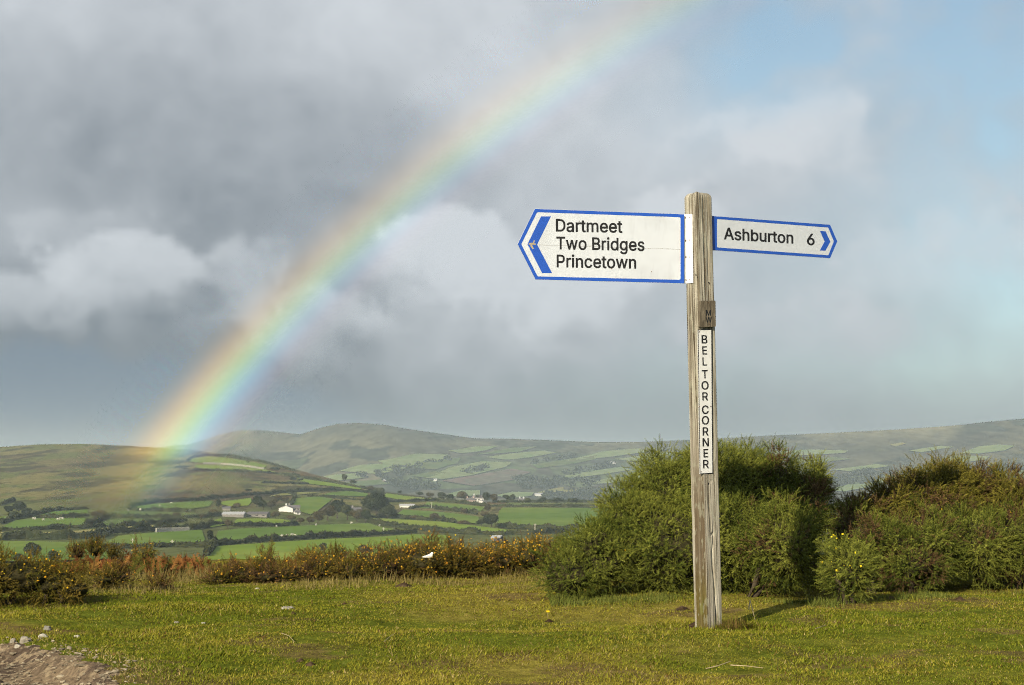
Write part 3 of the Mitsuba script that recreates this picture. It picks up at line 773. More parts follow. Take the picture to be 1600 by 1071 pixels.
house(448, 800, 9, 11, 'white gabled wing of the farmhouse seen end on', yaw=1.35, deep=8, nwin=2, name='farmhouse')
house(459, 799, 20, 10, 'long white farmhouse with slate roof and chimney among the trees', wall='grey_wall', yaw=0.12, nwin=4, name='farmhouse')
house(464, 804, 8, 6, 'small white annexe at the right end of the farmhouse', yaw=0.3, nwin=1, name='outbuilding', cat='outbuilding', chimneys=0)
house(366, 807, 36, 8, 'long farm shed with a pale shining roof', wall='grey_wall', roof='sheet_roof_pale', yaw=0.03, deep=12, nwin=0, cat='barn', name='barn', chimneys=0)
house(404, 807, 34, 8, 'dark grey farm shed right of the pale roofed shed', wall='grey_wall', roof='slate', yaw=-0.02, deep=12, nwin=3, cat='barn', name='barn', chimneys=0)
house(354, 798, 13, 7, 'grey slate barn behind the pale roofed shed', wall='grey_wall', roof='slate', yaw=0.1, deep=8, nwin=0, cat='barn', name='barn', chimneys=0)
house(636, 793, 25, 5.5, 'long low white barn right of the broad dark tree', roof='sheet_roof_pale', yaw=0.02, deep=7, nwin=0, cat='barn', name='barn', chimneys=0)
house(556, 803, 16, 10, 'grey slate roofed house half hidden by the tree cluster', wall='grey_wall', yaw=0.2, deep=8, nwin=2, name='house')
house(735, 785, 14, 7, 'white village house left of the tall slate house', wall='pink_wall', yaw=0.1, deep=7, nwin=3, name='house', chimneys=2)
house(746, 784, 16, 11, 'tall slate roofed village house between trees', wall='whitewash', yaw=0.25, deep=9, nwin=3, name='house')
house(753, 787, 5, 5, 'small white cottage right of the tall slate house', yaw=0.9, deep=6, nwin=1, name='cottage')
house(815, 785, 10, 6.5, 'white cottage pair standing alone right of the village', yaw=0.1, deep=7, nwin=2, name='cottage', chimneys=2)
house(777, 844, 14, 9, 'blue sided barn with white roof just above the gorse row', wall='blue_sheet', roof='sheet_roof_pale', yaw=-0.15, deep=9, nwin=0, cat='barn', name='barn', chimneys=0)
house(843, 775, 16, 5, 'hazy white farm buildings in the far valley', far=True, yaw=0.1, deep=14, roof='sheet_roof_pale', nwin=0, cat='barn', name='barn', chimneys=0)
house(858, 774, 12, 5, 'hazy pale shed right of the far white farm buildings', far=True, yaw=0.2, deep=14, roof='sheet_roof_pale', nwin=0, cat='barn', name='barn', chimneys=0)
house(680, 751, 6, 4, 'lone white house on the far left hillside', far=True, yaw=0.1, deep=8, nwin=0, chimneys=0, name='house', roof='sheet_roof_pale')
house(958, 725, 8, 4.5, 'tiny white house beside the pale field on the far slope', far=True, yaw=0.1, deep=8, nwin=0, chimneys=0, name='house', roof='sheet_roof_pale')
house(602, 752, 10, 5, 'hazy pinkish farm in the far valley above the crest trees', far=True, yaw=0.1, deep=10, nwin=0, chimneys=0, name='house', wall='pink_wall', roof='sheet_roof_pale')


def wall_line(px, label, h=1.3):
    P = np.array(px, float)
    q = np.linspace(0, 1, 60)
    seg = np.linspace(0, 1, len(P))
    w = land(np.interp(q, seg, P[:, 0]), np.interp(q, seg, P[:, 1]))
    w[:, 2] = tz(w[:, 0], w[:, 1]) + 0.4
    rng = np.random.default_rng(5)
    ms = []
    for a, b in zip(w[:-1], w[1:]):
        m = (a + b) / 2
        ms.append(box_at(m + [0, 0, 0.3], np.linalg.norm(b[:2] - a[:2]) * 1.02, 0.7 + 0.1 * rng.random(), h + 0.5 + rng.uniform(-0.25, 0.25), math.atan2(b[1] - a[1], b[0] - a[0])))
    single('stone_wall', join(ms), 'dry_stone', label, 'wall')


wall_line([(318, 725), (345, 726), (370, 728), (395, 731), (412, 734)], 'pale dry stone wall between the two high fields')
wall_line([(244, 833), (265, 832), (295, 831)], 'short pale stone wall in the tall hedge under the straw strip', 1.6)


def sheep(px, py, yaw, label):
    w = land(px, py)
    w[2] = tz(w[0], w[1]) + 0.5
    R = trimesh.transformations.rotation_matrix(yaw, [0, 0, 1])[:3, :3]
    b = trimesh.creation.icosphere(2, 1.0)
    v = np.array(b.vertices) * [0.62, 0.34, 0.36] + [0, 0, 0.72]
    v += (meshkit.noise(v * 6, 3) - 0.5)[:, None] * 0.10
    ms = [(v, np.array(b.faces))]
    h = trimesh.creation.icosphere(1, 1.0)
    ms.append((np.array(h.vertices) * [0.20, 0.12, 0.14] + [0.74, 0, 0.80], np.array(h.faces)))
    ms.append(tube([(0.45, 0, 0.75), (0.74, 0, 0.82)], [0.2, 0.12]))
    for x in (-0.38, 0.38):
        for y in (-0.17, 0.17):
            ms.append(tube([(x, y, 0.65), (x + 0.02, y, 0.35), (x, y, 0.0)], [0.10, 0.06, 0.05]))
    for y in (-1, 1):
        ms.append(tube([(0.66, 0.09 * y, 0.88), (0.62, 0.2 * y, 0.86)], [0.05, 0.02], 4))
    v, f = join(ms)
    single('sheep', (v * 0.95 @ R.T + w, f), 'fleece', label, 'sheep', 'sheep grazing in the fields', smooth=True)


FLOCK = sorted([(52, 814), (55, 814), (68, 816), (90, 815), (94, 814), (98, 814), (201, 801), (219, 800), (297, 801), (250, 793), (268, 789), (430, 845), (441, 842), (449, 841), (456, 840), (494, 823), (549, 820), (593, 824), (461, 841), (432, 826)])
for i, (x, y) in enumerate(FLOCK):
    sheep(x, y, 0.4 + i * 1.7, f'tiny white sheep grazing in the valley fields, {ORD[i]} sheep from the left')


def utility_pole(px, py, hpx, label):
    w = land(px, py)
    r = np.hypot(w[0], w[1])
    w[2] = tz(w[0], w[1])
    H = hpx / FOC * r
    t = thing('utility_pole', label, 'utility pole')
    part('pole', tube([w, w + [0, 0, H * 0.5], w + [0, 0, H]], [0.20, 0.18, 0.15], 8), 'pole_wood', t, smooth=60)
    part('crossarm', box_at(w + [0, -0.2, H - 0.5], 1.3, 0.12, 0.14, 0.2), 'pole_wood', t)


for x, y, h, l in [(599, 836, 12, 'pale utility pole in the lowest green field beside the wedge field'), (481, 842, 10, 'pale utility pole in the middle of the lowest green field'), (836, 832, 13, 'pale utility pole above the right end of the gorse row'),
                   (207, 851, 9, 'pale utility pole in the left lower field above the bracken'), (269, 853, 9, 'pale utility pole at the right end of the left lower field'), (674, 795, 10, 'thin utility pole below the village houses')]:
    utility_pole(x, y, h, l)
# ---------------------------------------------------------------- signpost
def mat_post(p, n, uv):
    u, z = uv.x, uv.y                     # metres round the post, metres up it
    g = fbm(u * 150 + 2.2 * noise(u * 14, z * 2.2, 4.0), z * 4.5, 0.0, 4)
    h = fbm(u * 34, z * 1.1, 5.0, 3)
    fine = noise(u * 700, z * 14, 2.0)
    col = mix((0.235, 0.21, 0.162), (0.47, 0.45, 0.385), smoothstep(0.30, 0.66, g))
    col = mix(col, (0.40, 0.375, 0.32), 0.65 * smoothstep(0.35, 0.68, h) * smoothstep(2.3, 0.6, z))
    col = mix(col, (0.060, 0.045, 0.028), 0.85 * smoothstep(0.60, 0.74, fbm(u * 120 + 9, z * 1.7, 8.0, 4)))
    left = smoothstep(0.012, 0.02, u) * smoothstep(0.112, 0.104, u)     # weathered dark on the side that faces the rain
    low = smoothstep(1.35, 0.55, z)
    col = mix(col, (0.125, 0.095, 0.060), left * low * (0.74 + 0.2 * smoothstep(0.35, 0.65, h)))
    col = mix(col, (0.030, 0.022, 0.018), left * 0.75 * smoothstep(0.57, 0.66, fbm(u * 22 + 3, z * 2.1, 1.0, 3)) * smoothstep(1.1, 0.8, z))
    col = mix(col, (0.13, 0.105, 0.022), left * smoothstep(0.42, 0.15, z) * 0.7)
    col = mix(col, (0.17, 0.19, 0.06), 0.5 * smoothstep(0.55, 0.7, fbm(u * 40, z * 9, 3.0, 3)) * smoothstep(0.30, 0.10, z))
    col = mix(col, (0.40, 0.42, 0.33), 0.35 * smoothstep(0.60, 0.74, fbm(u * 60, z * 26, 6.0, 3)))
    return col * (0.70 + 0.38 * fine)


matte('weathered_wood', mat_post, lambda p, n, uv: fbm(uv.x * 260, uv.y * 7, 1.0, 3), 0.0035, eps=6e-4)
matte('tag_wood', lambda p, n, uv: mix((0.10, 0.085, 0.065), (0.20, 0.175, 0.135), smoothstep(0.3, 0.7, fbm(p.x * 150, p.y * 150, p.z * 18, 3))), lambda p, n, uv: fbm(p.x * 220, p.y * 220, p.z * 26, 3), 0.003)


def paint(key, col, rough=0.38, dirt=0.16):
    def fn(p, n, uv):
        d = smoothstep(0.50, 0.75, fbm(p.x * 6, p.y * 6 + 3, p.z * 5, 4))
        s = smoothstep(0.55, 0.8, fbm(p.x * 42, p.y * 42, p.z * 7, 3))
        return mix(col, tuple(0.62 * c + 0.02 for c in col), dirt * (d + 0.6 * s))
    scene[key] = {'type': 'twosided', 'bsdf': {'type': 'principled', 'base_color': proc(fn), 'roughness': rough, 'specular': 0.45}}


paint('sign_white', (0.55, 0.60, 0.68), 0.38, 0.26)
paint('strip_white', (0.80, 0.81, 0.82), 0.42)
paint('plate_white', (0.72, 0.74, 0.76))
paint('sign_blue', (0.018, 0.085, 0.46), 0.35, 0.12)
paint('sign_black', (0.012, 0.012, 0.013), 0.4, 0.05)
paint('sign_back', (0.25, 0.25, 0.25), 0.5)
paint('rust_scrape', (0.40, 0.34, 0.22), 0.7, 0.5)
scene['screw_metal'] = {'type': 'principled', 'base_color': rgb(0.13, 0.08, 0.05), 'roughness': 0.6, 'metallic': 0.4}

PBASE = np.array([POST[0], POST[1], float(tz(*POST))])
PTOP = at(1090, 303, POST[1])
AXIS = (PTOP - PBASE) / np.linalg.norm(PTOP - PBASE)
PLEN = np.linalg.norm(PTOP - PBASE)
tc = -np.array([PBASE[0], PBASE[1], 0]); tc /= np.linalg.norm(tc)


def turn(v, deg):
    a = rad(deg)
    return np.array([v[0] * math.cos(a) - v[1] * math.sin(a), v[0] * math.sin(a) + v[1] * math.cos(a), 0.0])


N_R, N_L = turn(tc, 39), turn(tc, -51)          # the two faces towards the camera
PW = 0.118
post_t = thing('signpost', 'weathered wooden fingerpost with two white blue bordered direction signs on the grass', 'signpost')


def post_mesh():
    M, K = 132, 430
    h, r = PW / 2, 0.011
    per, pts, nrm = [], [], []
    straight = PW - 2 * r
    # perimeter starts at the back-left corner and runs along the left face, the right face, then the back faces
    seq = [(N_L, -N_R), (N_R, N_L), (-N_L, N_R), (-N_R, -N_L)]
    s = 0.0
    for nf, start in seq:
        e = -start
        for q in np.linspace(0, 1, 26, endpoint=False):
            per.append(s + q * straight); pts.append(nf * h + start * (straight / 2) + e * (q * straight)); nrm.append(nf)
        s += straight
        for q in np.linspace(0, 1, 7, endpoint=False):
            a = q * math.pi / 2
            d = nf * math.cos(a) + e * math.sin(a)
            per.append(s + q * r * math.pi / 2); pts.append((nf + e) * (h - r) + d * r); nrm.append(d)
        s += r * math.pi / 2
    per.append(s); pts.append(pts[0]); nrm.append(nrm[0])
    per, pts, nrm = np.array(per), np.array(pts), np.array(nrm)
    z = np.concatenate([np.linspace(-0.25, PLEN - 0.03, K), PLEN - 0.03 + 0.03 * np.sin(np.linspace(0, 1, 9)[1:] * math.pi / 2)])
    shrink = np.concatenate([np.ones(K), 1 - 0.42 * (1 - np.cos(np.linspace(0, 1, 9)[1:] * math.pi / 2))])
    U, Z = np.meshgrid(per, z)
    Uw = np.where(np.arange(len(per))[None] == len(per) - 1, 0.0, U)
    g = meshkit.fbm(np.stack([Uw * 120, Z * 2.6, 0 * Z], -1), 3, 3)
    dis = -0.0035 * np.clip(0.52 - g, 0, 1) * 3.0 - 0.004 * (meshkit.fbm(np.stack([Uw * 18, Z * 1.2, 0 * Z + 4], -1), 2, 9) - 0.5)

    def crack(u0, z0, z1, w, d, seed, wander=0.006):
        c = u0 + wander * 2 * (meshkit.fbm(np.stack([Z * 5, 0 * Z, 0 * Z + seed], -1), 3, seed) - 0.5)
        open_ = np.clip((Z - z0) / 0.12, 0, 1) * np.clip((z1 - Z) / 0.10, 0, 1)
        return -d * open_ * np.exp(-((U - c) / (w * (0.4 + open_))) ** 2)

    face = straight + r * math.pi / 2
    dis = dis + crack(face + 0.052, 0.02, 0.62, 0.0028, 0.013, 3, 0.012) + crack(face + 0.062, -0.2, 0.20, 0.0034, 0.016, 5) + crack(face + 0.030, 0.35, 1.0, 0.0018, 0.006, 8)
    dis = dis + crack(0.060, 0.1, 1.5, 0.0022, 0.006, 11) + crack(0.035, 1.0, 2.2, 0.0018, 0.005, 13) + crack(face + 0.040, 1.75, PLEN + 0.1, 0.0020, 0.008, 17) + crack(face + 0.068, 1.9, PLEN + 0.1, 0.0016, 0.006, 19)
    dis = dis + crack(0.075, 1.3, PLEN + 0.1, 0.0018, 0.006, 23) + crack(0.018, 0.3, 1.0, 0.0020, 0.006, 29)
    for u0, z0, rr, d in ((face + 0.044, 0.535, 0.005, 0.014), (face + 0.046, 0.83, 0.007, 0.004), (0.03, 1.62, 0.010, 0.003)):
        dis = dis - d * np.exp(-((U - u0) / rr) ** 2 - ((Z - z0) / (rr * 1.2)) ** 2)
    top_w = meshkit.fbm(np.stack([pts[None, :, 0] * 40 + 0 * Z, pts[None, :, 1] * 40 + 0 * Z, 0 * Z], -1), 2, 6) - 0.5
    Zs = Z + np.where(Z > PLEN - 0.05, top_w * 0.012, 0)
    v = PBASE + (pts[None] * shrink[:, None, None] + nrm[None] * dis[..., None]) + AXIS * Zs[..., None]
    n, m = len(z), len(per)
    i, j = np.meshgrid(np.arange(n - 1), np.arange(m - 1), indexing='ij')
    a = i * m + j
    f = np.stack([a, a + 1, a + m + 1, a + m], -1).reshape(-1, 4)
    f = np.vstack([f[:, [0, 1, 2]], f[:, [0, 2, 3]]])
    V = v.reshape(-1, 3)
    uv = np.stack([U, Z], -1).reshape(-1, 2)
    c = len(V)
    V = np.vstack([V, PBASE + AXIS * (PLEN + 0.004)])
    uv = np.vstack([uv, [[0.02, PLEN]]])
    last = (n - 1) * m + np.arange(m - 1)
    f = np.vstack([f, np.stack([last, last + 1, np.full(m - 1, c)], 1)])
    return (V, f), uv


pm, puv = post_mesh()
part('post', pm, 'weathered_wood', post_t, smooth=True, uv=puv)


class Plane:
    """A board's own plane: e along it, AX up, n out of its face; measures where marks of the photograph lie on it."""
    def __init__(s, o, n, up=np.array([0, 0, 1.0])):
        s.o, s.n = np.asarray(o, float), n / np.linalg.norm(n)
        s.e = np.cross(up, s.n); s.e /= np.linalg.norm(s.e)
        s.u = np.cross(s.n, s.e)

    def st(s, px, py):
        d = np.array(ray(px, py)); c = np.array([0, 0, EYE])
        k = ((s.o - c) @ s.n) / (d @ s.n)
        q = c + d * k - s.o
        return q @ s.e, q @ s.u

    def poly(s, pts):
        return Polygon([s.st(*p) for p in pts])

    def place(s, m, off=0.0):
        v = np.array(m.vertices)
        return s.o + v[:, :1] * s.e + v[:, 1:2] * s.u + (v[:, 2:] + off) * s.n, np.array(m.faces)

    def slab(s, poly, thick, off):
        polys = getattr(poly, 'geoms', [poly])
        return s.place(trimesh.util.concatenate([trimesh.creation.extrude_polygon(g, thick, engine='earcut') for g in polys]), off)

    def text(s, word, left, right, cap, off, bold=True, sx=None):
        """Lettering from the baseline start to its end, capitals cap metres tall."""
        a, b = np.array(s.st(*left)), np.array(s.st(*right))
        m = meshkit.text_mesh(word, cap, 0.0012, bold)
        v = np.array(m.vertices)
        v[:, 0] -= v[:, 0].min()
        w = np.linalg.norm(b - a)
        v[:, 0] *= w / v[:, 0].max()
        d = (b - a) / w
        q = np.array([-d[1], d[0]])
        v[:, :2] = a + v[:, :1] * d + v[:, 1:2] * q
        m.vertices = v
        return s.place(m, off)


def screw(pl, px, py, r, off):
    s, t = pl.st(px, py)
    m = trimesh.creation.icosphere(1, 1.0)
    v = np.array(m.vertices) * [r, r, r * 0.5] + [s, t, 0]
    m.vertices = v
    return pl.place(m, off)


# --- long left sign
N0 = np.array([0, -1.0, 0])
pL = Plane(at(1068, 390, POST[1] - 0.012), turn(N0, 12))
outer = [(808.6, 382), (835.5, 326.5), (1069, 335), (1069, 443.3), (836.5, 437.3)]
sg = f'{post_t}__direction_sign'
S = pL.poly(outer)
used.add(sg)
scene[sg] = mikit.ply(pL.slab(S.buffer(-0.002).buffer(0.002), 0.005, -0.005), 'sign_white')
labels[sg] = {'label': 'large white left pointing sign with three place names'}
inner = pL.poly([(814.5, 382), (839.2, 332.0), (1063.4, 339.8), (1063.4, 437.6), (840, 432.2)]).buffer(-0.010).buffer(0.010)
part('border', pL.slab(S.buffer(-0.001).difference(inner), 0.0015, 0.0), 'sign_blue', sg)
part('chevron', pL.slab(pL.poly([(845.3, 338.4), (860.8, 338.4), (839.2, 382.5), (862.5, 427), (847, 427), (824.0, 382.0)]), 0.0015, 0.0003), 'sign_blue', sg)
cap = abs(pL.st(868, 363)[1] - pL.st(868, 344)[1])
for word, a, b in (('Dartmeet', (868.6, 361.8), (972.5, 363.6)), ('Two Bridges', (869.2, 389.5), (1007.0, 392.0)), ('Princetown', (869.8, 417.6), (994.0, 419.6))):
    part('lettering', pL.text(word, a, b, cap, 0.0003), 'sign_black', sg)
part('seam', pL.slab(LineString([pL.st(842, 383), pL.st(1063, 390)]).buffer(0.0009), 0.0008, 0.0002), 'sign_back', sg)
sc = [Polygon([pL.st(x + dx, y + dy) for dx, dy in k]) for x, y, k in (
    (833, 377, [(-1, 4), (1, -1), (3, -1), (0.5, 5)]), (829, 381, [(-3, 0), (1, -1.4), (8, 0), (8, 2), (1, 2), (-3, 1.5)]), (831, 386, [(-3, -2), (0, -3), (3, 3), (1, 4)]))]
part('scrape', pL.slab(shapely.union_all(sc), 0.0012, 0.0018), 'rust_scrape', sg, label='bare rusty scrape at the tip of the arrow')
for x, y in ((1018, 425), (881, 436.5), (905, 346), (955, 420)):
    part('chip', pL.slab(shapely.Point(pL.st(x, y)).buffer(0.0028, 3), 0.0008, 0.0016), 'screw_metal', sg)

# --- its mounting strip, folded onto the left face of the post
pS = Plane(PBASE + AXIS * 2.1 + N_L * (PW / 2 + 0.0015), N_L, AXIS)
st = f'{post_t}__mounting_strip'
used.add(st)
scene[st] = mikit.ply(pS.slab(pS.poly([(1067.6, 335), (1082.2, 335), (1083.4, 442.5), (1068.2, 443.6)]).buffer(-0.003).buffer(0.003), 0.003, 0.0), 'strip_white')
for x, y, r in ((1071.5, 340.5, 1), (1078.4, 340.5, .6), (1072.2, 376.6, 1), (1078.4, 375.6, .6), (1072.5, 402, 1), (1078.4, 402, .6), (1072.9, 438, 1), (1078.4, 437.4, .6)):
    part('screw', screw(pS, x, y, 0.0058 * r, 0.003), 'screw_metal', st)

# --- short right sign
pR = Plane(PBASE + AXIS * 2.16 - N_L * (PW / 2 + 0.004) + N_R * (PW / 2 - 0.030), turn(N0, 32))
sr = numbered(f'{post_t}__direction_sign')
outer = [(1112.5, 337.6), (1296.8, 351.3), (1308.2, 377.6), (1297, 404.0), (1112.5, 391.4)]
S = pR.poly(outer)
scene[sr] = mikit.ply(pR.slab(S.buffer(-0.002).buffer(0.002), 0.005, -0.005), 'sign_white')
labels[sr] = {'label': 'small white right pointing sign with one place name and distance'}
inner = pR.poly([(1120, 342.6), (1294, 355.9), (1302.8, 377.4), (1294.2, 399.2), (1120, 387.0)]).buffer(-0.006).buffer(0.006)
part('border', pR.slab(S.buffer(-0.001).difference(inner), 0.0015, 0.0), 'sign_blue', sr)
part('chevron', pR.slab(pR.poly([(1281.2, 361.2), (1289.5, 361.6), (1297.2, 378.0), (1289.5, 392.2), (1280.9, 391.8), (1288.4, 377.6)]), 0.0015, 0.0003), 'sign_blue', sr)
cap = abs(pR.st(1132, 374.5)[1] - pR.st(1132, 356.8)[1])
part('lettering', pR.text('Ashburton', (1131.0, 373.8), (1239.4, 380.6), cap, 0.0003), 'sign_black', sr)
part('lettering', pR.text('6', (1260.8, 382.6), (1273.0, 383.4), cap, 0.0003), 'sign_black', sr)
part('bracket', join([pR.slab(pR.poly([(1113, 340), (1116, 340), (1116, 390), (1113, 390)]), 0.02, -0.026)]), 'sign_back', sr)

# --- wooden tag and name plate on the right face
pP = Plane(PBASE + AXIS * 1.5 + N_R * (PW / 2 + 0.002), N_R, AXIS)
tg = f'{post_t}__wooden_tag'
used.add(tg)
q = pP.poly([(1089.6, 470.6), (1114.6, 470.2), (1115.2, 511.0), (1091.0, 512.0)]).buffer(-0.006).buffer(0.006)
tm = trimesh.creation.extrude_polygon(q, 0.020, engine='earcut')
scene[tg] = mikit.ply(pP.place(tm, 0.0), 'tag_wood', smooth=30)
labels[tg] = {'label': 'small grey wooden block with two carved letters'}
capt = abs(pP.st(1103, 494)[1] - pP.st(1103, 485.4)[1])
part('lettering', pP.text('M', (1099.6, 493.8), (1107.4, 493.8), capt, 0.0198, True), 'sign_black', tg)
part('lettering', pP.text('W', (1099.4, 504.6), (1108.8, 504.6), capt, 0.0198, True), 'sign_black', tg)
for x, y in ((1103.2, 473.6), (1105.0, 506.8)):
    part('nail', screw(pP, x, y, 0.0045, 0.020), 'screw_metal', tg)
pn = f'{post_t}__name_plate'
used.add(pn)
quad = [(1089.4, 515.4), (1111.2, 514.8), (1113.0, 740.2), (1092.4, 741.2)]
S = pP.poly(quad)
scene[pn] = mikit.ply(pP.slab(S, 0.004, 0.001), 'plate_white')
labels[pn] = {'label': 'tall narrow white name plate lettered downwards'}
part('border', pP.slab(S.buffer(0.0005).difference(S.buffer(-0.0042)), 0.0014, 0.0048), 'sign_black', pn)
ys = [537, 554.4, 571.6, 591.6, 609.0, 626.2, 647.0, 663.6, 680.9, 697.9, 715.0, 732.0]
capn = abs(pP.st(1100, 537)[1] - pP.st(1100, 524.4)[1])
for ch, y in zip('BELTORCORNER', ys):
    cx = np.interp(y, [520, 740], [1099.9, 1102.3])
    hw = {'E': 3.7, 'L': 3.6, 'T': 4.6, 'O': 5.6, 'C': 5.3, 'N': 4.9}.get(ch, 4.5)
    part('letter', pP.text(ch, (cx - hw, y), (cx + hw, y - 0.2), capn, 0.0052), 'sign_black', pn)
for x, y in ((1091.8, 519), (1091.8, 635.8), (1109.8, 635.4), (1094.6, 737.6)):
    part('screw', screw(pP, x, y, 0.0038, 0.0062), 'screw_metal', pn)
arrow = [(1100, 756.6), (1104, 754.6), (1109.6, 755.4), (1106.6, 758.2), (1105, 757.6), (1106, 756.6), (1103, 756.8), (1100.6, 758.0)]
part('carved_arrow', pP.slab(pP.poly(arrow).buffer(0.001), 0.002, -0.0012), 'sign_black', post_t)
for x, y in ((1087.6, 430), (1108.0, 442)):
    part('bolt_hole', screw(pP, x, y, 0.005, -0.001), 'sign_black', post_t)
# ---------------------------------------------------------------- worn track, turf blades
def tint(key, rough=False):
    scene[key] = {'type': 'twosided', 'bsdf': {'type': 'diffuse', 'reflectance': {'type': 'mesh_attribute', 'name': 'vertex_color'}}}


tint('leaf_tint')
matte('dirt', lambda p, n, uv: mix(mix((0.095, 0.072, 0.055), (0.190, 0.145, 0.098), smoothstep(0.36, 0.64, fbm(p.x * 3.4, p.y * 3.0, 0.0, 4))), (0.30, 0.24, 0.16), 0.75 * smoothstep(0.54, 0.66, fbm(p.x * 30, p.y * 30, 2.0, 3))) * (0.7 + 0.6 * noise(p.x * 90, p.y * 70, 0.0)),
      lambda p, n, uv: fbm(p.x * 60, p.y * 60, 0.0, 4), 0.03)
px_, py_ = np.meshgrid(np.arange(-5.0, -1.0, 0.03), np.arange(5.5, 11.5, 0.03))
pz_ = tz(px_, py_) + 0.015 + 0.020 * (meshkit.fbm(np.stack([px_ * 13, py_ * 13, 0 * px_], -1), 4, 8) - 0.5)
pz_ -= 0.05 * sstep(0.02, -0.13, path_depth(px_, py_))
pd_ = path_depth(px_, py_)
n_, m_ = px_.shape
i_, j_ = np.meshgrid(np.arange(n_ - 1), np.arange(m_ - 1), indexing='ij')
a_ = (i_ * m_ + j_)
F_ = np.stack([a_, a_ + 1, a_ + m_ + 1, a_ + m_], -1).reshape(-1, 4)
F_ = F_[(pd_.reshape(-1)[F_] > -0.13).all(1)]
struct('path', (np.stack([px_, py_, pz_], -1).reshape(-1, 3), F_), 'dirt', True, 'bare trodden dirt track')

rg = np.random.default_rng(23)
gn = 5200
gxx, gyy = rg.uniform(-3.6, -1.4, gn), rg.uniform(7.6, 10.9, gn)
gd = path_depth(gxx, gyy)
ok = (gd > -0.12) & (rg.uniform(0, 1, gn) < 0.35 + 0.6 * np.exp(-(gd / 0.12) ** 2))
gxx, gyy = gxx[ok], gyy[ok]
ico = trimesh.creation.icosphere(0, 1.0)
gs = 0.0045 * np.exp(rg.normal(scale=0.55, size=len(gxx)))
gv = np.array(ico.vertices)[None] * rg.uniform(0.6, 1.3, (len(gxx), 12, 1)) * gs[:, None, None] * np.array([1.2, 1.0, 0.6]) + np.stack([gxx, gyy, tz(gxx, gyy) + 0.022], -1)[:, None]
gc = np.array([0.30, 0.26, 0.19]) * rg.uniform(0.45, 1.35, (len(gxx), 1))
single('gravel', (gv.reshape(-1, 3), (np.array(ico.faces)[None] + 12 * np.arange(len(gxx))[:, None, None]).reshape(-1, 3)), 'leaf_tint', 'loose gravel and crumbs of earth on the dirt track', 'gravel', kind='stuff', color=np.repeat(gc, 12, 0))

SOIL = [(1096, 979, 54, 'worn bare soil around the foot of the signpost'), (632, 917, 30, 'widest heap of dug brown earth, in the turf below the white bird'), (1066, 953, 22, 'dug earth patch just left of the signpost foot'), (1392, 937, 22, 'dug earth patch on the turf below the broad low gorse'), (1335, 934, 10, 'small dark earth crumb left of the dug patch at the right'),
        (1500, 937, 16, 'dark earth patch nearest the right edge'), (458, 960, 10, 'small black earth spot below the thin flat slab'), (538, 945, 9, 'small dark earth spot left of the middle of the turf'), (803, 955, 8, 'small dark earth spot in the middle of the turf'),
        (470, 1034, 15, 'black earth clod low in the foreground left of the middle'), (485, 1040, 16, 'second dark clod touching the black clod in the foreground'), (858, 972, 14, 'dark earth spot under the tiny yellow flower')]


def ground_at(px, py):
    """Where a frame position meets the turf."""
    ys = np.linspace(6.5, 19, 900)
    P = at(np.full(900, px), np.full(900, py), ys)
    k = np.argmax(P[:, 2] < tz(P[:, 0], P[:, 1]))
    return np.array([P[k, 0], P[k, 1], float(tz(P[k, 0], P[k, 1]))])


rng = np.random.default_rng(7)
NB = 520000
yb = 7.3 + (19.5 - 7.3) * rng.uniform(0, 1, NB) ** 1.3
xb = rng.uniform(-1, 1, NB) * (0.285 * yb + 0.9)
dep = path_depth(xb, yb)
patch = n2(xb, yb, 0.6, 51, 4) * 2.4 + n2(xb, yb, 2.6, 57, 3) * 1.5
bare = n2(xb, yb, 1.9, 53, 4)
keep = (rng.uniform(-0.34, 0.16, NB) ** 1 > dep + 0.12 * n2(xb, yb, 9.0, 71, 2)) & (rng.uniform(0, 1, NB) > np.clip((bare - 0.06) * 7, 0, 0.9))
for px0, py0, pw, _ in SOIL:
    g = ground_at(px0, py0)
    keep &= (rng.uniform(0, 1, NB) > 1.0 * np.exp(-(((xb - g[0]) ** 2 + (yb - g[1]) ** 2 * 0.7) / (pw * g[1] / FOC * 0.55) ** 2) ** 2))
xb, yb, patch, dep = xb[keep], yb[keep], patch[keep], dep[keep]
NB = len(xb)
zb = tz(xb, yb)
hump = 1.6 * n2(xb, yb, 2.0, 61, 3)
ln = rng.uniform(0.007, 0.019, NB) * (1 + 1.9 * np.clip(hump, -0.35, 0.6)) * np.where(rng.uniform(0, 1, NB) < 0.012, 2.4, 1.0)
for cx, cy, s in ((1.27, 10.90, 0.13), (1.36, 10.95, 0.10)):
    ln *= 1 + 1.2 * np.exp(-((xb - cx) ** 2 + (yb - cy) ** 2) / s ** 2)
wd = rng.uniform(0.0020, 0.0042, NB) * (0.6 + yb / 22)
an = rng.uniform(0, 2 * np.pi, NB)
ls = rng.uniform(0.3, 1.6, NB)
tip = np.stack([xb + np.cos(an) * ln * ls, yb + np.sin(an) * ln * ls, zb + ln * rng.uniform(0.45, 0.95, NB)], -1)
bx, by = -np.sin(an + rng.normal(scale=0.5, size=NB)) * wd, np.cos(an) * wd
V = np.stack([np.stack([xb - bx, yb - by, zb - 0.004], -1), np.stack([xb + bx, yb + by, zb - 0.004], -1), tip], 1).reshape(-1, 3)
k = rng.uniform(0, 1, NB)
yel = np.clip(0.46 + 0.95 * patch + rng.normal(scale=0.2, size=NB), 0, 1)[:, None]
C = np.array([0.122, 0.154, 0.013]) * (1 - yel) + np.array([0.270, 0.235, 0.034]) * yel
dry = np.clip(1 + (dep + 0.05) / 0.35, 0, 1)
C = np.where((k < 0.03 + 0.06 * yel[:, 0] + 0.6 * dry)[:, None], np.array([0.34, 0.27, 0.11]), C)
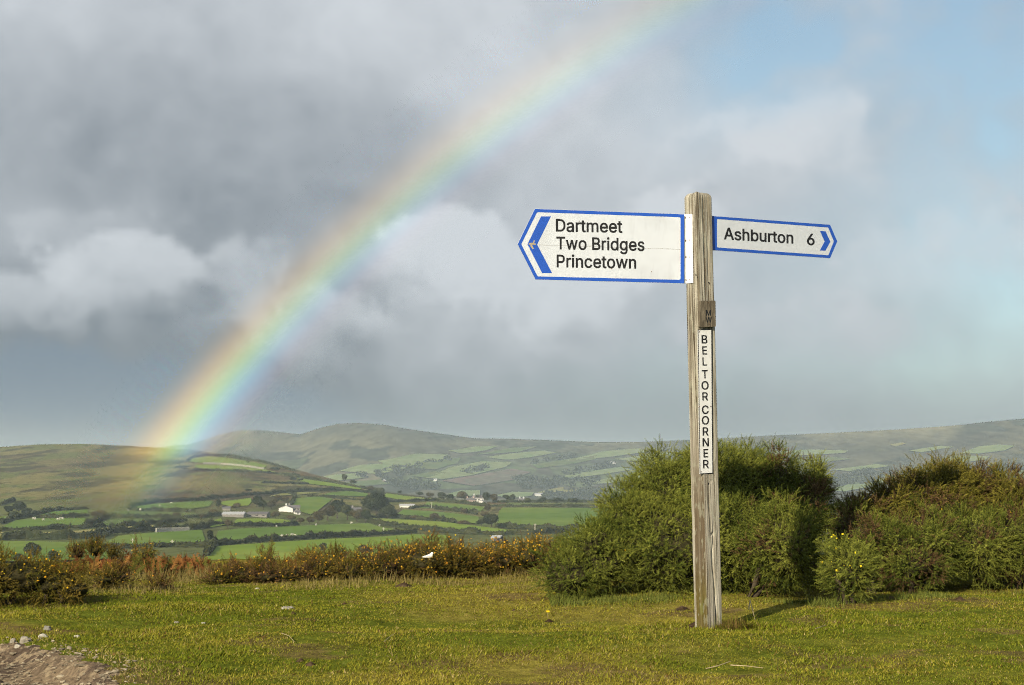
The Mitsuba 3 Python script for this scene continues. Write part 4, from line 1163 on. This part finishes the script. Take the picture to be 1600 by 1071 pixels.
C = np.where((k > 0.955)[:, None], np.array([0.14, 0.075, 0.03]), C)
C = C * rng.uniform(0.65, 1.3, NB)[:, None]
single('turf_grass', (V, np.arange(3 * NB).reshape(-1, 3)), 'leaf_tint', 'short olive and straw coloured moorland turf', 'grass', kind='stuff', color=np.repeat(C, 3, 0))


# ---------------------------------------------------------------- gorse
def sprig_kind(seed, spines=30, spread=0.24, wide=0.05):
    r = np.random.default_rng(seed)
    tri = []
    bend = r.normal(scale=0.12, size=2)
    for k in range(spines):
        t = (k + 0.5) / spines
        a = k * 2.399 + r.normal(scale=0.3)
        base = np.array([bend[0] * t * t, bend[1] * t * t, t])
        L = spread * (1.05 - 0.45 * t) * r.uniform(0.7, 1.3)
        up = r.uniform(0.5, 1.1)
        d = np.array([np.cos(a), np.sin(a), up]); d /= np.linalg.norm(d)
        s = np.array([-np.sin(a), np.cos(a), 0.0]) * wide * 0.5
        tri.append([base - s, base + s, base + d * L])
    for k in range(3):
        a = k * 2.1
        s = np.array([np.cos(a), np.sin(a), 0]) * 0.022
        tri.append([-s, s, np.array([bend[0], bend[1], 1.05])])
    return np.array(tri)


SPRIGS = np.stack([sprig_kind(s) for s in range(8)])
GROW = np.array([[0.62 + 0.55 * (k + 0.5) / 30] * 2 + [0.85 + 0.6 * (k + 0.5) / 30] for k in range(30)] + [[0.6, 0.6, 1.0]] * 3).reshape(-1)


def frames(d, r):
    d = d / np.linalg.norm(d, axis=1, keepdims=True)
    a = np.cross(d, r.normal(size=d.shape)); a /= np.linalg.norm(a, axis=1, keepdims=True)
    return np.stack([a, np.cross(d, a), d], -1)


def plant_sprigs(P, D, L, r, kinds=SPRIGS):
    M = frames(D, r) * L[:, None, None]
    K = kinds[r.integers(0, len(kinds), len(P))]
    V = np.einsum('nij,ntkj->ntki', M, K) + P[:, None, None]
    return V


def ellipsoids(px):
    E = []
    for cx, cy, rx, ry, Y, dy in px:
        c = at(cx, cy, Y)
        E.append((c, np.array([rx * Y / FOC, dy, ry * Y / FOC])))
    return E


def bush(name, label, px, cols, n=1100, L=(0.036, 0.066), shoots=10, flowers=0, fcol=((0.62, 0.36, 0.02), (0.70, 0.50, 0.03)), dead=0.0, seed=1, up=0.16, group='gorse bushes', cat='gorse bush', rough=0.16, flow_low=0.2, stems=4):
    r = np.random.default_rng(seed)
    E = ellipsoids(px)
    t = thing(name, label, cat, group)
    P, D, core, Q = [], [], [], []
    per = 12
    for k, (c, s) in enumerate(E):
        area = 4 * np.pi * (((s[0] * s[1]) ** 1.6 + (s[0] * s[2]) ** 1.6 + (s[1] * s[2]) ** 1.6) / 3) ** (1 / 1.6)
        m = int(area * n / per) + 8
        d = r.normal(size=(m, 3)); d /= np.linalg.norm(d, axis=1, keepdims=True)
        lump = 1 + rough * 2 * (meshkit.fbm(d * s * 4.5 + c * 3.1, 3, 5) - 0.5) * 2
        q = c + d * s * lump[:, None] + d * (L[1] * r.uniform(-1.9, 0.55, m))[:, None]
        nrm = d / s; nrm /= np.linalg.norm(nrm, axis=1, keepdims=True)
        ok = q[:, 2] > tz(q[:, 0], q[:, 1]) - 0.02
        for j, (c2, s2) in enumerate(E):
            if j != k:
                ok &= ((((q - c2) / s2) ** 2).sum(1) > 0.72)
        ok &= (nrm[:, 1] < 0.35) | (r.uniform(0, 1, m) < 0.35)
        q, nrm = np.repeat(q[ok], per, 0), np.repeat(nrm[ok], per, 0)
        off = r.normal(size=q.shape) * L[1] * 0.36
        P.append(q + off); D.append(nrm); Q.append(off / (L[1] * 0.36))
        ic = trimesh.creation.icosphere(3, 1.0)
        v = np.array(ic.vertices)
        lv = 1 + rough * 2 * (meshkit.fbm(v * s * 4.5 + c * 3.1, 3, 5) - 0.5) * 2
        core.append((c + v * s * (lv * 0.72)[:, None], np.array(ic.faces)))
    P, D, Q = np.vstack(P), np.vstack(D), np.vstack(Q)
    m = len(P)
    dirs = D * 0.75 + np.array([0, 0, up]) + Q * 0.5 + r.normal(scale=0.34, size=(m, 3))
    LL = r.uniform(L[0], L[1], m) * np.repeat(r.uniform(0.75, 1.25, m // per), per)
    # long leader shoots that break the outline
    sp, sd, sl = [], [], []
    top = np.nonzero(D[:, 2] > 0.45)[0]
    for k in range(shoots if len(top) else 0):
        b = P[r.choice(top)]
        g = np.array([r.normal(scale=0.45), r.normal(scale=0.3), 1.0]); g /= np.linalg.norm(g)
        ll = r.uniform(0.08, 0.24) * L[1] / 0.14
        for q in np.linspace(0, 1, 7):
            for _ in range(3):
                sp.append(b + g * ll * q + r.normal(scale=0.012, size=3)); sd.append(g + r.normal(scale=0.45, size=3)); sl.append(r.uniform(0.5, 0.8) * L[1] * (1.1 - 0.4 * q))
    allP = np.vstack([P, np.array(sp).reshape(-1, 3)]); allD = np.vstack([dirs, np.array(sd).reshape(-1, 3)]); allL = np.concatenate([LL, np.array(sl)])
    V = plant_sprigs(allP, allD, allL, r)
    clump_tone = np.concatenate([np.repeat(r.normal(scale=0.28, size=m // per), per), np.full(len(sl), 0.1)])
    tone = np.clip(0.5 + 1.6 * (meshkit.fbm(allP * 3.2, 3, 11 + seed) - 0.5) + clump_tone + r.normal(scale=0.12, size=len(allP)), 0, 1)[:, None]
    C = np.array(cols[0]) * (1 - tone) + np.array(cols[1]) * tone
    if dead:
        dz = meshkit.fbm(allP * 4.1 + 9, 3, 21 + seed)
        C = np.where(((dz > 0.62 - 0.3 * dead) & (r.uniform(0, 1, len(allP)) < 0.75) | (r.uniform(0, 1, len(allP)) < 0.3 * dead))[:, None], np.array([0.135, 0.085, 0.042]) * r.uniform(0.6, 1.35, (len(allP), 1)), C)
    C = C * r.uniform(0.8, 1.25, (len(allP), 1))
    nt = V.shape[1]
    VC = (C[:, None] * GROW[None, :, None]).reshape(-1, 3)      # young growth at the tips is paler
    part('foliage', (V.reshape(-1, 3), np.arange(len(allP) * nt * 3).reshape(-1, 3)), 'leaf_tint', t, color=VC)
    part('twig', join(core), 'core_shade', t, smooth=True)  # not twigs: a closed dark hull with the inner shade put into its colour
    for k in range(stems):
        c, s = E[r.integers(0, len(E))]
        g0 = np.array([c[0] + r.normal(scale=0.3 * s[0]), c[1] - 0.2 * s[1], float(tz(c[0], c[1])) - 0.03])
        e = c + r.normal(scale=0.3, size=3) * s
        part('stem', tube(np.linspace(g0, e, 6) + r.normal(scale=0.015, size=(6, 3)), np.linspace(0.022, 0.008, 6), 7), 'bark', t, smooth=True)
    if flowers:
        w = np.nonzero((D[:, 1] < 0.4) & (D[:, 2] > -flow_low))[0]
        idx = r.choice(w, min(flowers, len(w)), replace=False)
        clump = r.choice(idx, len(idx))
        fp = np.where((r.uniform(0, 1, len(idx)) < 0.55)[:, None], P[clump] + r.normal(scale=0.028, size=(len(idx), 3)), P[idx]) + D[idx] * (L[1] * 0.55)
        o = trimesh.creation.icosphere(0, 1.0)
        ov, of = np.array(o.vertices), np.array(o.faces)
        s = r.uniform(0.004, 0.009, len(idx)) * (0.8 + 2 * L[1])
        v = fp[:, None] + ov[None] * s[:, None, None] * r.uniform(0.6, 1.3, (len(idx), 1, 3))
        fc = np.array(fcol[0]) * (1 - (q := r.uniform(0, 1, (len(idx), 1)))) + np.array(fcol[1]) * q
        part('blossom', (v.reshape(-1, 3), (of[None] + (np.arange(len(idx)) * len(ov))[:, None, None]).reshape(-1, 3)), 'leaf_tint', t, color=np.repeat(fc, len(ov), 0), kind='stuff')
    return t


matte('core_shade', lambda p, n, uv: mix((0.026, 0.026, 0.012), (0.052, 0.046, 0.024), noise(p.x * 30, p.y * 30, p.z * 30)))  # dark tone that paints the shade between the sprigs
GREEN = ((0.078, 0.105, 0.019), (0.235, 0.255, 0.050))
OLIVE = ((0.060, 0.055, 0.014), (0.125, 0.100, 0.026))
YOLIVE = ((0.100, 0.098, 0.017), (0.225, 0.200, 0.040))
bush('gorse_bush', 'largest green gorse bush, rising behind the signpost from a low tail at its left', [
    (892, 900, 46, 36, 13.2, .25), (935, 868, 55, 60, 13.4, .38), (985, 825, 52, 68, 13.7, .45), (1040, 770, 50, 58, 14.0, .45), (1040, 860, 95, 78, 13.5, .45), (1110, 748, 55, 55, 14.2, .45), (1140, 850, 90, 80, 13.6, .45), (1160, 760, 42, 62, 14.3, .4)],
    GREEN, n=4300, shoots=34, flowers=14, seed=3, rough=0.24, stems=3)
bush('gorse_bush', 'tall gorse bush right of the signpost, dark in the middle, shoots at its right', [
    (1205, 765, 42, 52, 14.3, .40), (1248, 775, 36, 46, 14.3, .38), (1278, 762, 16, 40, 14.4, .15), (1222, 855, 66, 70, 13.2, .40), (1268, 800, 30, 50, 14.1, .30)], GREEN, n=4300, rough=0.26, shoots=22, seed=5, dead=0.06)
bush('gorse_bush', 'low bushy gorse with bright yellow flowers right of the dark post shadow', [(1326, 892, 34, 40, 12.6, .2), (1312, 878, 18, 30, 12.7, .15)], GREEN, n=4000, shoots=6, flowers=34, fcol=((0.75, 0.55, 0.02), (0.8, 0.62, 0.04)), seed=7, L=(0.04, 0.075))
bush('gorse_bush', 'brown tipped gorse standing highest at the right, with bare stems under it', [
    (1345, 797, 32, 16, 14.3, .24), (1388, 784, 34, 26, 14.5, .30), (1432, 770, 40, 34, 14.7, .38), (1468, 756, 32, 30, 14.8, .34), (1505, 768, 40, 36, 14.9, .38), (1400, 810, 55, 40, 14.5, .35), (1470, 805, 60, 45, 14.7, .4)], YOLIVE, n=4000, shoots=14, dead=0.26, seed=9, rough=0.30, L=(0.04, 0.075), stems=8)
bush('gorse_bush', 'brownish green gorse reaching the right edge behind the low green gorse', [(1555, 782, 46, 38, 14.9, .4), (1612, 792, 50, 42, 14.9, .4), (1570, 820, 60, 45, 14.7, .4), (1680, 800, 50, 45, 14.9, .4)], YOLIVE, n=4300, shoots=10, dead=0.18, seed=11, rough=0.30, L=(0.04, 0.075))
bush('gorse_bush', 'low green gorse filling the gap between the dark hollow bush and the brown tipped gorse', [(1345, 852, 46, 40, 13.7, .30), (1390, 858, 46, 42, 13.8, .32), (1318, 830, 30, 30, 13.9, .25)], GREEN, n=4300, shoots=14, seed=13, rough=0.24, dead=0.04)
bush('gorse_bush', 'broad low green gorse along the right edge of the turf', [(1450, 852, 58, 50, 13.9, .38), (1520, 850, 62, 52, 14.0, .4), (1590, 852, 60, 52, 14.1, .4), (1660, 855, 60, 50, 14.1, .4), (1430, 880, 50, 30, 13.6, .25)], GREEN, n=4300, shoots=14, flowers=16, seed=15, rough=0.24, dead=0.04)
ROWC = ((0.075, 0.074, 0.015), (0.215, 0.155, 0.036))
bush('gorse_bush', 'dark gorse with yellow flowers at the left edge, its shadow on the turf', [(-20, 905, 60, 36, 12.9, .3), (40, 900, 55, 34, 13.0, .3), (90, 912, 40, 24, 13.0, .22), (120, 922, 24, 14, 12.9, .14)], ROWC, n=2200, L=(0.035, 0.07), shoots=12, flowers=150, fcol=((0.50, 0.24, 0.02), (0.68, 0.46, 0.03)), seed=17, rough=0.2)
RW = 'low flowering gorse along the edge of the moor'
for i, (label, px, fl) in enumerate([
    ('orange flecked low gorse tucked left of the row behind the open turf', [(345, 893, 22, 16, 15.6, .2), (385, 886, 34, 20, 15.8, .25), (420, 890, 28, 18, 15.7, .2)], 60),
    ('low brownish gorse mound left of the middle of the flowering row', [(455, 888, 38, 20, 16.0, .25), (505, 880, 40, 24, 16.2, .3), (545, 880, 34, 22, 16.2, .28)], 90),
    ('flowering gorse mound just left of the white bird', [(590, 876, 38, 26, 16.3, .3), (630, 868, 36, 30, 16.5, .3)], 110),
    ('highest mound of the flowering gorse row, with the white bird on it', [(672, 866, 40, 32, 16.4, .32), (712, 868, 36, 30, 16.5, .3), (650, 852, 24, 16, 16.8, .2)], 120),
    ('gorse mound with orange blossom right of the white bird', [(755, 864, 40, 28, 16.7, .3), (790, 866, 34, 26, 16.7, .3)], 150),
    ('orange flowering gorse at the right end of the row, touching the big green bush', [(828, 862, 34, 26, 16.6, .3), (866, 858, 34, 30, 16.6, .3)], 170),
    ('small dark gorse cushion alone on the turf at the left', [(252, 908, 22, 9, 14.9, .12)], 6),
    ('small flowering gorse cushion right of the dark gorse at the left edge', [(165, 897, 26, 13, 14.9, .16), (186, 894, 20, 12, 15.2, .14)], 26),
    ('dark upright gorse spikes rising out of the rusty bracken at the left', [(120, 858, 12, 12, 18.0, .12), (150, 852, 14, 14, 18.0, .14), (178, 862, 9, 9, 18.0, .1)], 12),
    ('yellow green gorse sprigs among the bracken left of the middle', [(228, 858, 12, 10, 17.9, .12), (420, 866, 12, 8, 17.8, .12)], 14),
    ('low dark gorse poking above the bracken near the middle', [(484, 862, 18, 10, 17.9, .14), (525, 864, 14, 8, 17.8, .12)], 20),
]):
    px = [(x, y + (11 if x > 200 else 8), rx, ry * 0.82, Y, dy) for x, y, rx, ry, Y, dy in px]
    bush('low_gorse', label, px, ROWC if i not in (9,) else YOLIVE, n=2300, L=(0.035, 0.075), shoots=10 if i == 8 else 4, flowers=int(fl * 2.2), fcol=((0.50, 0.22, 0.03), (0.66, 0.42, 0.04)), dead=0.18, seed=30 + i, rough=0.22, group=RW, stems=1, up=1.4 if i == 8 else 0.6)

# ---------------------------------------------------------------- bracken and rough grass at the moor edge
def frond(seed):
    r = np.random.default_rng(seed)
    tri = []
    bend = r.uniform(0.25, 0.6)
    for k in range(9):
        t = 0.25 + 0.75 * k / 9
        b = np.array([bend * t * t, 0, t])
        w = 0.34 * (1.1 - t) + 0.03
        for s in (-1, 1):
            e = b + np.array([0.06, s * w, 0.10]) + r.normal(scale=0.02, size=3)
            h = np.array([0.02, 0, 0.045])
            tri.append([b - h, b + h, e])
    tri.append([np.array([0, -0.012, 0]), np.array([0, 0.012, 0]), np.array([bend, 0, 1.0])])
    return np.array(tri)


FRONDS = np.stack([frond(s) for s in range(6)])
rng = np.random.default_rng(19)
bp, bd, bl, bc = [], [], [], []
for x0, x1, y0, y1, n, Y0, Y1, hh in ((88, 300, 872, 884, 700, 16.9, 18.0, 0.15), (300, 470, 874, 882, 520, 16.9, 18.0, 0.11), (440, 640, 868, 880, 300, 17.2, 18.0, 0.10), (195, 330, 866, 874, 170, 17.6, 18.3, 0.16), (700, 900, 850, 868, 260, 17.3, 18.0, 0.13), (60, 130, 880, 890, 120, 16.6, 17.5, 0.13)):
    X, Yv = rng.uniform(x0, x1, n), rng.uniform(Y0, Y1, n)
    w = np.stack([(X - 800) / FOC * Yv, Yv, 0 * X], -1)
    w[:, 2] = tz(w[:, 0], w[:, 1]) - 0.01
    bp.append(w); bl.append(rng.uniform(0.35, 1.3, n) * hh * (0.5 + 0.85 * meshkit.fbm(np.stack([X * 0.05, Yv, 0 * X], -1), 2, 3)))
    bd.append(np.stack([rng.normal(scale=0.75, size=n), rng.normal(scale=0.75, size=n), np.ones(n)], -1))
    q = np.clip(rng.normal(0.5, 0.3, n), 0, 1)[:, None]
    gr = rng.uniform(0, 1, (n, 1)) < 0.25
    bc.append(np.where(gr, np.array([0.10, 0.105, 0.025]), np.array([0.130, 0.045, 0.018]) * (1 - q) + np.array([0.215, 0.112, 0.036]) * q) * rng.uniform(0.6, 1.25, (n, 1)))
bp, bd, bl, bc = np.vstack(bp), np.vstack(bd), np.concatenate(bl), np.vstack(bc)
V = plant_sprigs(bp, bd, bl, rng, FRONDS)
single('bracken', (V.reshape(-1, 3), np.arange(len(bp) * V.shape[1] * 3).reshape(-1, 3)), 'leaf_tint', 'rusty autumn bracken along the edge of the moor', 'bracken', kind='stuff', color=np.repeat(bc, V.shape[1] * 3, 0))

n = 20000
X, Yv = rng.uniform(-20, 900, n), 14.2 + 4.0 * rng.uniform(0, 1, n) ** 0.7
X2 = rng.uniform(860, 1640, n // 2)
Yv2 = np.interp(X2, [860, 900, 1000, 1200, 1300, 1400, 1600], [13.0, 12.9, 12.9, 13.0, 12.6, 13.3, 13.4]) + rng.normal(scale=0.16, size=n // 2)
X, Yv = np.concatenate([X, X2]), np.concatenate([Yv, Yv2])
n = len(X)
w = np.stack([(X - 800) / FOC * Yv, Yv, 0 * X], -1)
w[:, 2] = tz(w[:, 0], w[:, 1]) - 0.005
thick = meshkit.fbm(np.stack([w[:, 0] * 1.5, w[:, 1] * 1.5, 0 * X], -1), 3, 3)
ln = rng.uniform(0.03, 0.10, n) * np.clip(0.15 + 3.4 * (thick - 0.40), 0.12, 1.3)
ln[-(n // 3):] *= 0.9
an = rng.uniform(0, 2 * np.pi, n)
t1 = np.stack([np.cos(an), np.sin(an), 0 * an], -1)
sd = np.stack([-np.sin(an), np.cos(an), 0 * an], -1) * 0.0032
tip = w + t1 * (ln * rng.uniform(0.2, 0.8, n))[:, None] + np.array([0, 0, 1.0]) * ln[:, None]
V = np.stack([w - sd, w + sd, tip], 1).reshape(-1, 3)
q = np.clip(rng.normal(0.5, 0.3, n), 0, 1)[:, None]
green = (np.arange(n) >= n - n // 3)[:, None]
C = np.where(green, np.array([0.080, 0.110, 0.020]) * (1 - q) + np.array([0.15, 0.16, 0.04]) * q, np.array([0.115, 0.105, 0.028]) * (1 - q) + np.array([0.26, 0.205, 0.085]) * q)
single('rough_grass', (V, np.arange(3 * n).reshape(-1, 3)), 'leaf_tint', 'longer pale grass along the foot of the gorse', 'grass', kind='stuff', color=np.repeat(C, 3, 0))


rt = np.random.default_rng(29)
n = 1500
a_, q_ = rt.uniform(0, 2 * np.pi, n), np.sqrt(rt.uniform(0, 1, n))
tx, ty = 1.255 + np.cos(a_) * q_ * 0.10, 10.90 + np.sin(a_) * q_ * 0.09
w = np.stack([tx, ty, tz(tx, ty) - 0.01], -1)
ln = 0.075 * (1.15 - q_) * rt.uniform(0.5, 1.2, n) + 0.015
t1 = np.stack([np.cos(a_), np.sin(a_), 0 * a_], -1) * (0.9 * q_ * ln)[:, None]
sd = np.stack([-np.sin(a_), np.cos(a_), 0 * a_], -1) * 0.0026
V = np.stack([w - sd, w + sd, w + t1 + rt.normal(scale=0.006, size=(n, 3)) + np.array([0, 0, 1.0]) * ln[:, None]], 1).reshape(-1, 3)
k = rt.uniform(0, 1, (n, 1))
C = np.where(k < 0.55, np.array([0.12, 0.115, 0.022]), np.array([0.20, 0.135, 0.05])) * rt.uniform(0.6, 1.3, (n, 1))
single('grass_tuft', (V, np.arange(3 * n).reshape(-1, 3)), 'leaf_tint', 'brownish grass tuft at the right foot of the signpost', 'grass tuft', color=np.repeat(C, 3, 0))

# ---------------------------------------------------------------- stones, mole hills, twigs, bird
matte('pale_stone', lambda p, n, uv: mix((0.25, 0.23, 0.19), (0.44, 0.42, 0.36), smoothstep(0.3, 0.7, fbm(p.x * 22, p.y * 22, p.z * 22, 4))), lambda p, n, uv: fbm(p.x * 60, p.y * 60, p.z * 60, 3), 0.01)
matte('grey_stone', lambda p, n, uv: mix((0.17, 0.17, 0.16), (0.30, 0.29, 0.25), smoothstep(0.3, 0.7, fbm(p.x * 22, p.y * 22, p.z * 22, 4))), lambda p, n, uv: fbm(p.x * 60, p.y * 60, p.z * 60, 3), 0.01)
matte('soil', lambda p, n, uv: mix((0.040, 0.026, 0.016), (0.095, 0.066, 0.042), smoothstep(0.3, 0.7, fbm(p.x * 40, p.y * 40, p.z * 40, 4))))
matte('dead_stem', lambda p, n, uv: mix((0.34, 0.27, 0.15), (0.50, 0.42, 0.28), noise(p.x * 60, p.y * 60, p.z * 60)))


def stone(px, py, w, h, label, mat='pale_stone', name='stone', group='stones', seed=0, cat='stone'):
    c = ground_at(px, py)
    s = c[1] / FOC
    m = trimesh.creation.icosphere(3, 1.0)
    v = np.array(m.vertices)
    r = 1 + 0.7 * (meshkit.fbm(v * 1.3 + seed * 3.7, 2, seed) - 0.5) + 0.25 * (meshkit.fbm(v * 4 + seed, 2, seed + 3) - 0.5)
    q = np.sign(v) * np.abs(v) ** 0.8
    v = q * r[:, None] * np.array([w * s / 2, w * s * 0.42, h * s * 0.72])
    single(name, (v + c + [0, 0, h * s * 0.08], np.array(m.faces)), mat, label, cat, group, smooth=35)


for i, a in enumerate([
    (40, 1003, 17, 9, 'pale rock set in the grassy bank above the track, largest of the rocks'), (28, 1014, 12, 8, 'rounded pale stone lying at the lip of the track'), (20, 1006, 9, 10, 'narrow upright pale stone left of the largest rock'),
    (74, 985, 12, 8, 'grey stone sticking out of the turf behind the largest rock'), (67, 997, 14, 7, 'flat weathered stone in the bank right of the largest rock'), (120, 997, 8, 5, 'small pale stone in the bare earth pocket of the bank'),
    (52, 1061, 5, 4, 'pebble in the middle of the dirt track'), (28, 1047, 6, 3, 'flat pebble on the dirt track near the left edge'), (276, 974, 8, 3.5, 'white stone lying flat on the open turf'), (318, 975, 7, 3, 'small white stone right of the flat one on the turf'),
    (450, 952, 22, 5, 'thin flat slab lying in the turf left of the middle'), (850, 887, 11, 8, 'rounded grey boulder at the foot of the gorse row'), (402, 921, 7, 3, 'small pale stone in the grass below the brownish gorse'), (481, 900, 8, 9, 'little white stone at the foot of the gorse mound'),
    (222, 897, 10, 4, 'pale flat stone near the small flowering gorse cushion'), (1290, 893, 9, 14, 'pale stone leaning against the low yellow flowered gorse'), (1576, 893, 8, 10, 'pale stone at the foot of the broad low gorse at the right')]):
    stone(*a, mat='grey_stone' if i in (3, 11) else 'pale_stone', seed=i + 1)


def soil_heap(px, py, w, label, seed):
    c = ground_at(px, py)
    s = c[1] / FOC
    g = np.linspace(-1.25, 1.25, 26)
    X, Y = np.meshgrid(g, g)
    rr = np.hypot(X, Y) * (1 + 0.5 * (meshkit.fbm(np.stack([X * 1.6 + seed, Y * 1.6, 0 * X], -1), 3, seed) - 0.5))
    R = w * s / 2
    x, y = c[0] + X * R, c[1] + Y * R * 1.2
    z = tz(x, y) + (0.28 * R + 0.012) * (np.clip(1 - rr, -0.2, 1)) + 0.5 * R * 0.4 * (meshkit.fbm(np.stack([X * 5, Y * 5, 0 * X + seed], -1), 3, seed) - 0.5) * np.clip(1.1 - rr, 0, 1)
    n = len(g)
    i, j = np.meshgrid(np.arange(n - 1), np.arange(n - 1), indexing='ij')
    a = i * n + j
    single('soil_heap', (np.stack([x, y, z], -1).reshape(-1, 3), np.stack([a, a + 1, a + n + 1, a + n], -1).reshape(-1, 4)), 'soil', label, 'molehill', 'patches of dug earth', smooth=True)


for i, a in enumerate(SOIL):
    soil_heap(*a, seed=i + 2)


def twig(pts, label, r=0.0028, lift=0.02, name='twig'):
    P = []
    for x, y, h in pts:
        c = ground_at(x, y)
        P.append(c + [0, 0, h])
    P = np.array(P)
    q = np.linspace(0, 1, 9)
    s = np.linspace(0, 1, len(P))
    C = np.stack([np.interp(q, s, P[:, k]) for k in range(3)], 1)
    single(name, tube(C, np.linspace(r, r * 0.6, 9), 6), 'dead_stem', label, 'twig', 'dead twigs on the turf', smooth=True)


twig([(1142, 1050, .03), (1165, 1051, .03), (1192, 1053, .025)], 'straight pale twig lying flat in the foreground turf', 0.003)
twig([(1103, 1052, .02), (1122, 1051, .03), (1142, 1047, .04)], 'bent twig ending beside the straight pale twig', 0.003)
twig([(1170, 966, .05), (1172, 964, .10), (1180, 974, .02)], 'curved dead stem in front of the post shadow', 0.0035)
twig([(270 + 330, 1010, .02), (615, 1000, .03)], 'short straw twig in the turf left of the middle', 0.002)
twig([(440, 996, .02), (452, 1000, .02), (460, 1010, .02)], 'thin bleached twig near the left of the turf', 0.002)
twig([(1274, 992, .03), (1290, 986, .03)], 'short pale stalk on the turf right of the signpost', 0.0022)

matte('bird_white', (0.80, 0.80, 0.77))
b0 = at(672, 870, 16.0)
sc_ = 16.05 / FOC
rg = (('tail', [(-10, 0, 0.9, 1.6), (-6, 0, 1.3, 1.9), (-3, 0.2, 1.6, 2.2)]),)
body = [(-11.2, -0.4, 0.8), (-7.5, -0.2, 1.5), (-4.5, 0.3, 2.2), (-1.5, 0.8, 3.0), (1.2, 1.6, 3.2), (2.4, 3.6, 2.2), (3.0, 5.0, 2.1)]
import manifold3d as m3
ms = []
for (x0, z0, r0), (x1, z1, r1_) in zip(body[:-1], body[1:]):
    pts = []
    for x, z, r in ((x0, z0, r0), (x1, z1, r1_)):
        s = trimesh.creation.icosphere(2, r)
        pts.append(np.array(s.vertices) * [1, 0.85, 1] + [x, 0, z])
    ms.append(m3.Manifold.hull_points(np.vstack(pts)))
u_ = ms[0]
for m in ms[1:]:
    u_ = u_ + m
u_ = u_.refine_to_length(0.8).to_mesh()
tm = trimesh.Trimesh(u_.vert_properties[:, :3], u_.tri_verts)
trimesh.smoothing.filter_taubin(tm, iterations=8)
bt = thing('bird', 'small white bird perched on the flowering gorse row, facing right', 'bird')
part('body', (np.array(tm.vertices) * sc_ + b0, np.array(tm.faces)), 'bird_white', bt, smooth=True)
part('beak', tube(np.array([(4.6, 0, 4.8), (5.8, 0, 4.6), (6.8, 0, 4.3)]) * sc_ + b0, np.array([0.7, 0.45, 0.08]) * sc_, 6), 'dead_stem', bt, smooth=True)
for s in (-1, 1):
    wing = [(-9.5, s * 1.4, 0.6), (-4, s * 2.4, 1.0), (0.8, s * 2.9, 2.0)]
    part('wing', tube(np.array(wing) * sc_ + b0, np.array([0.3, 1.3, 0.9]) * sc_, 8), 'bird_white', bt, smooth=True)
    part('leg', tube(np.array([(-0.8, s * 0.9, -1.6), (-0.6, s * 0.9, -3.4), (-0.2, s * 1.0, -5.2)]) * sc_ + b0, np.array([0.35, 0.28, 0.28]) * sc_, 6), 'dead_stem', bt, smooth=True)

# one late flower in the turf
scene['petal_yellow'] = {'type': 'twosided', 'bsdf': {'type': 'diffuse', 'reflectance': rgb(0.75, 0.52, 0.02)}}
f0 = ground_at(855, 966)
ft = thing('flower', 'tiny yellow flower standing alone in the turf left of the signpost', 'flower')
part('stem', tube([f0, f0 + [0.002, 0, 0.02], f0 + [0.004, -0.003, 0.038]], [0.0014, 0.0012, 0.001], 6), 'dead_stem', ft, smooth=True)
for k in range(9):
    a = k * 2 * np.pi / 9
    r_ = np.array([np.cos(a), np.sin(a) * 0.9, 0.25 + 0.4 * np.sin(a)])
    t_ = np.array([-np.sin(a), np.cos(a), 0])
    c_ = f0 + [0.004, -0.003, 0.038]
    v = np.array([c_, c_ + r_ * 0.009 - t_ * 0.004, c_ + r_ * 0.016, c_ + r_ * 0.009 + t_ * 0.004, c_ + r_ * 0.009 + np.array([0, 0, 0.002])])
    part('petal', (v, np.array([[0, 1, 4], [1, 2, 4], [2, 3, 4], [3, 0, 4]])), 'petal_yellow', ft)
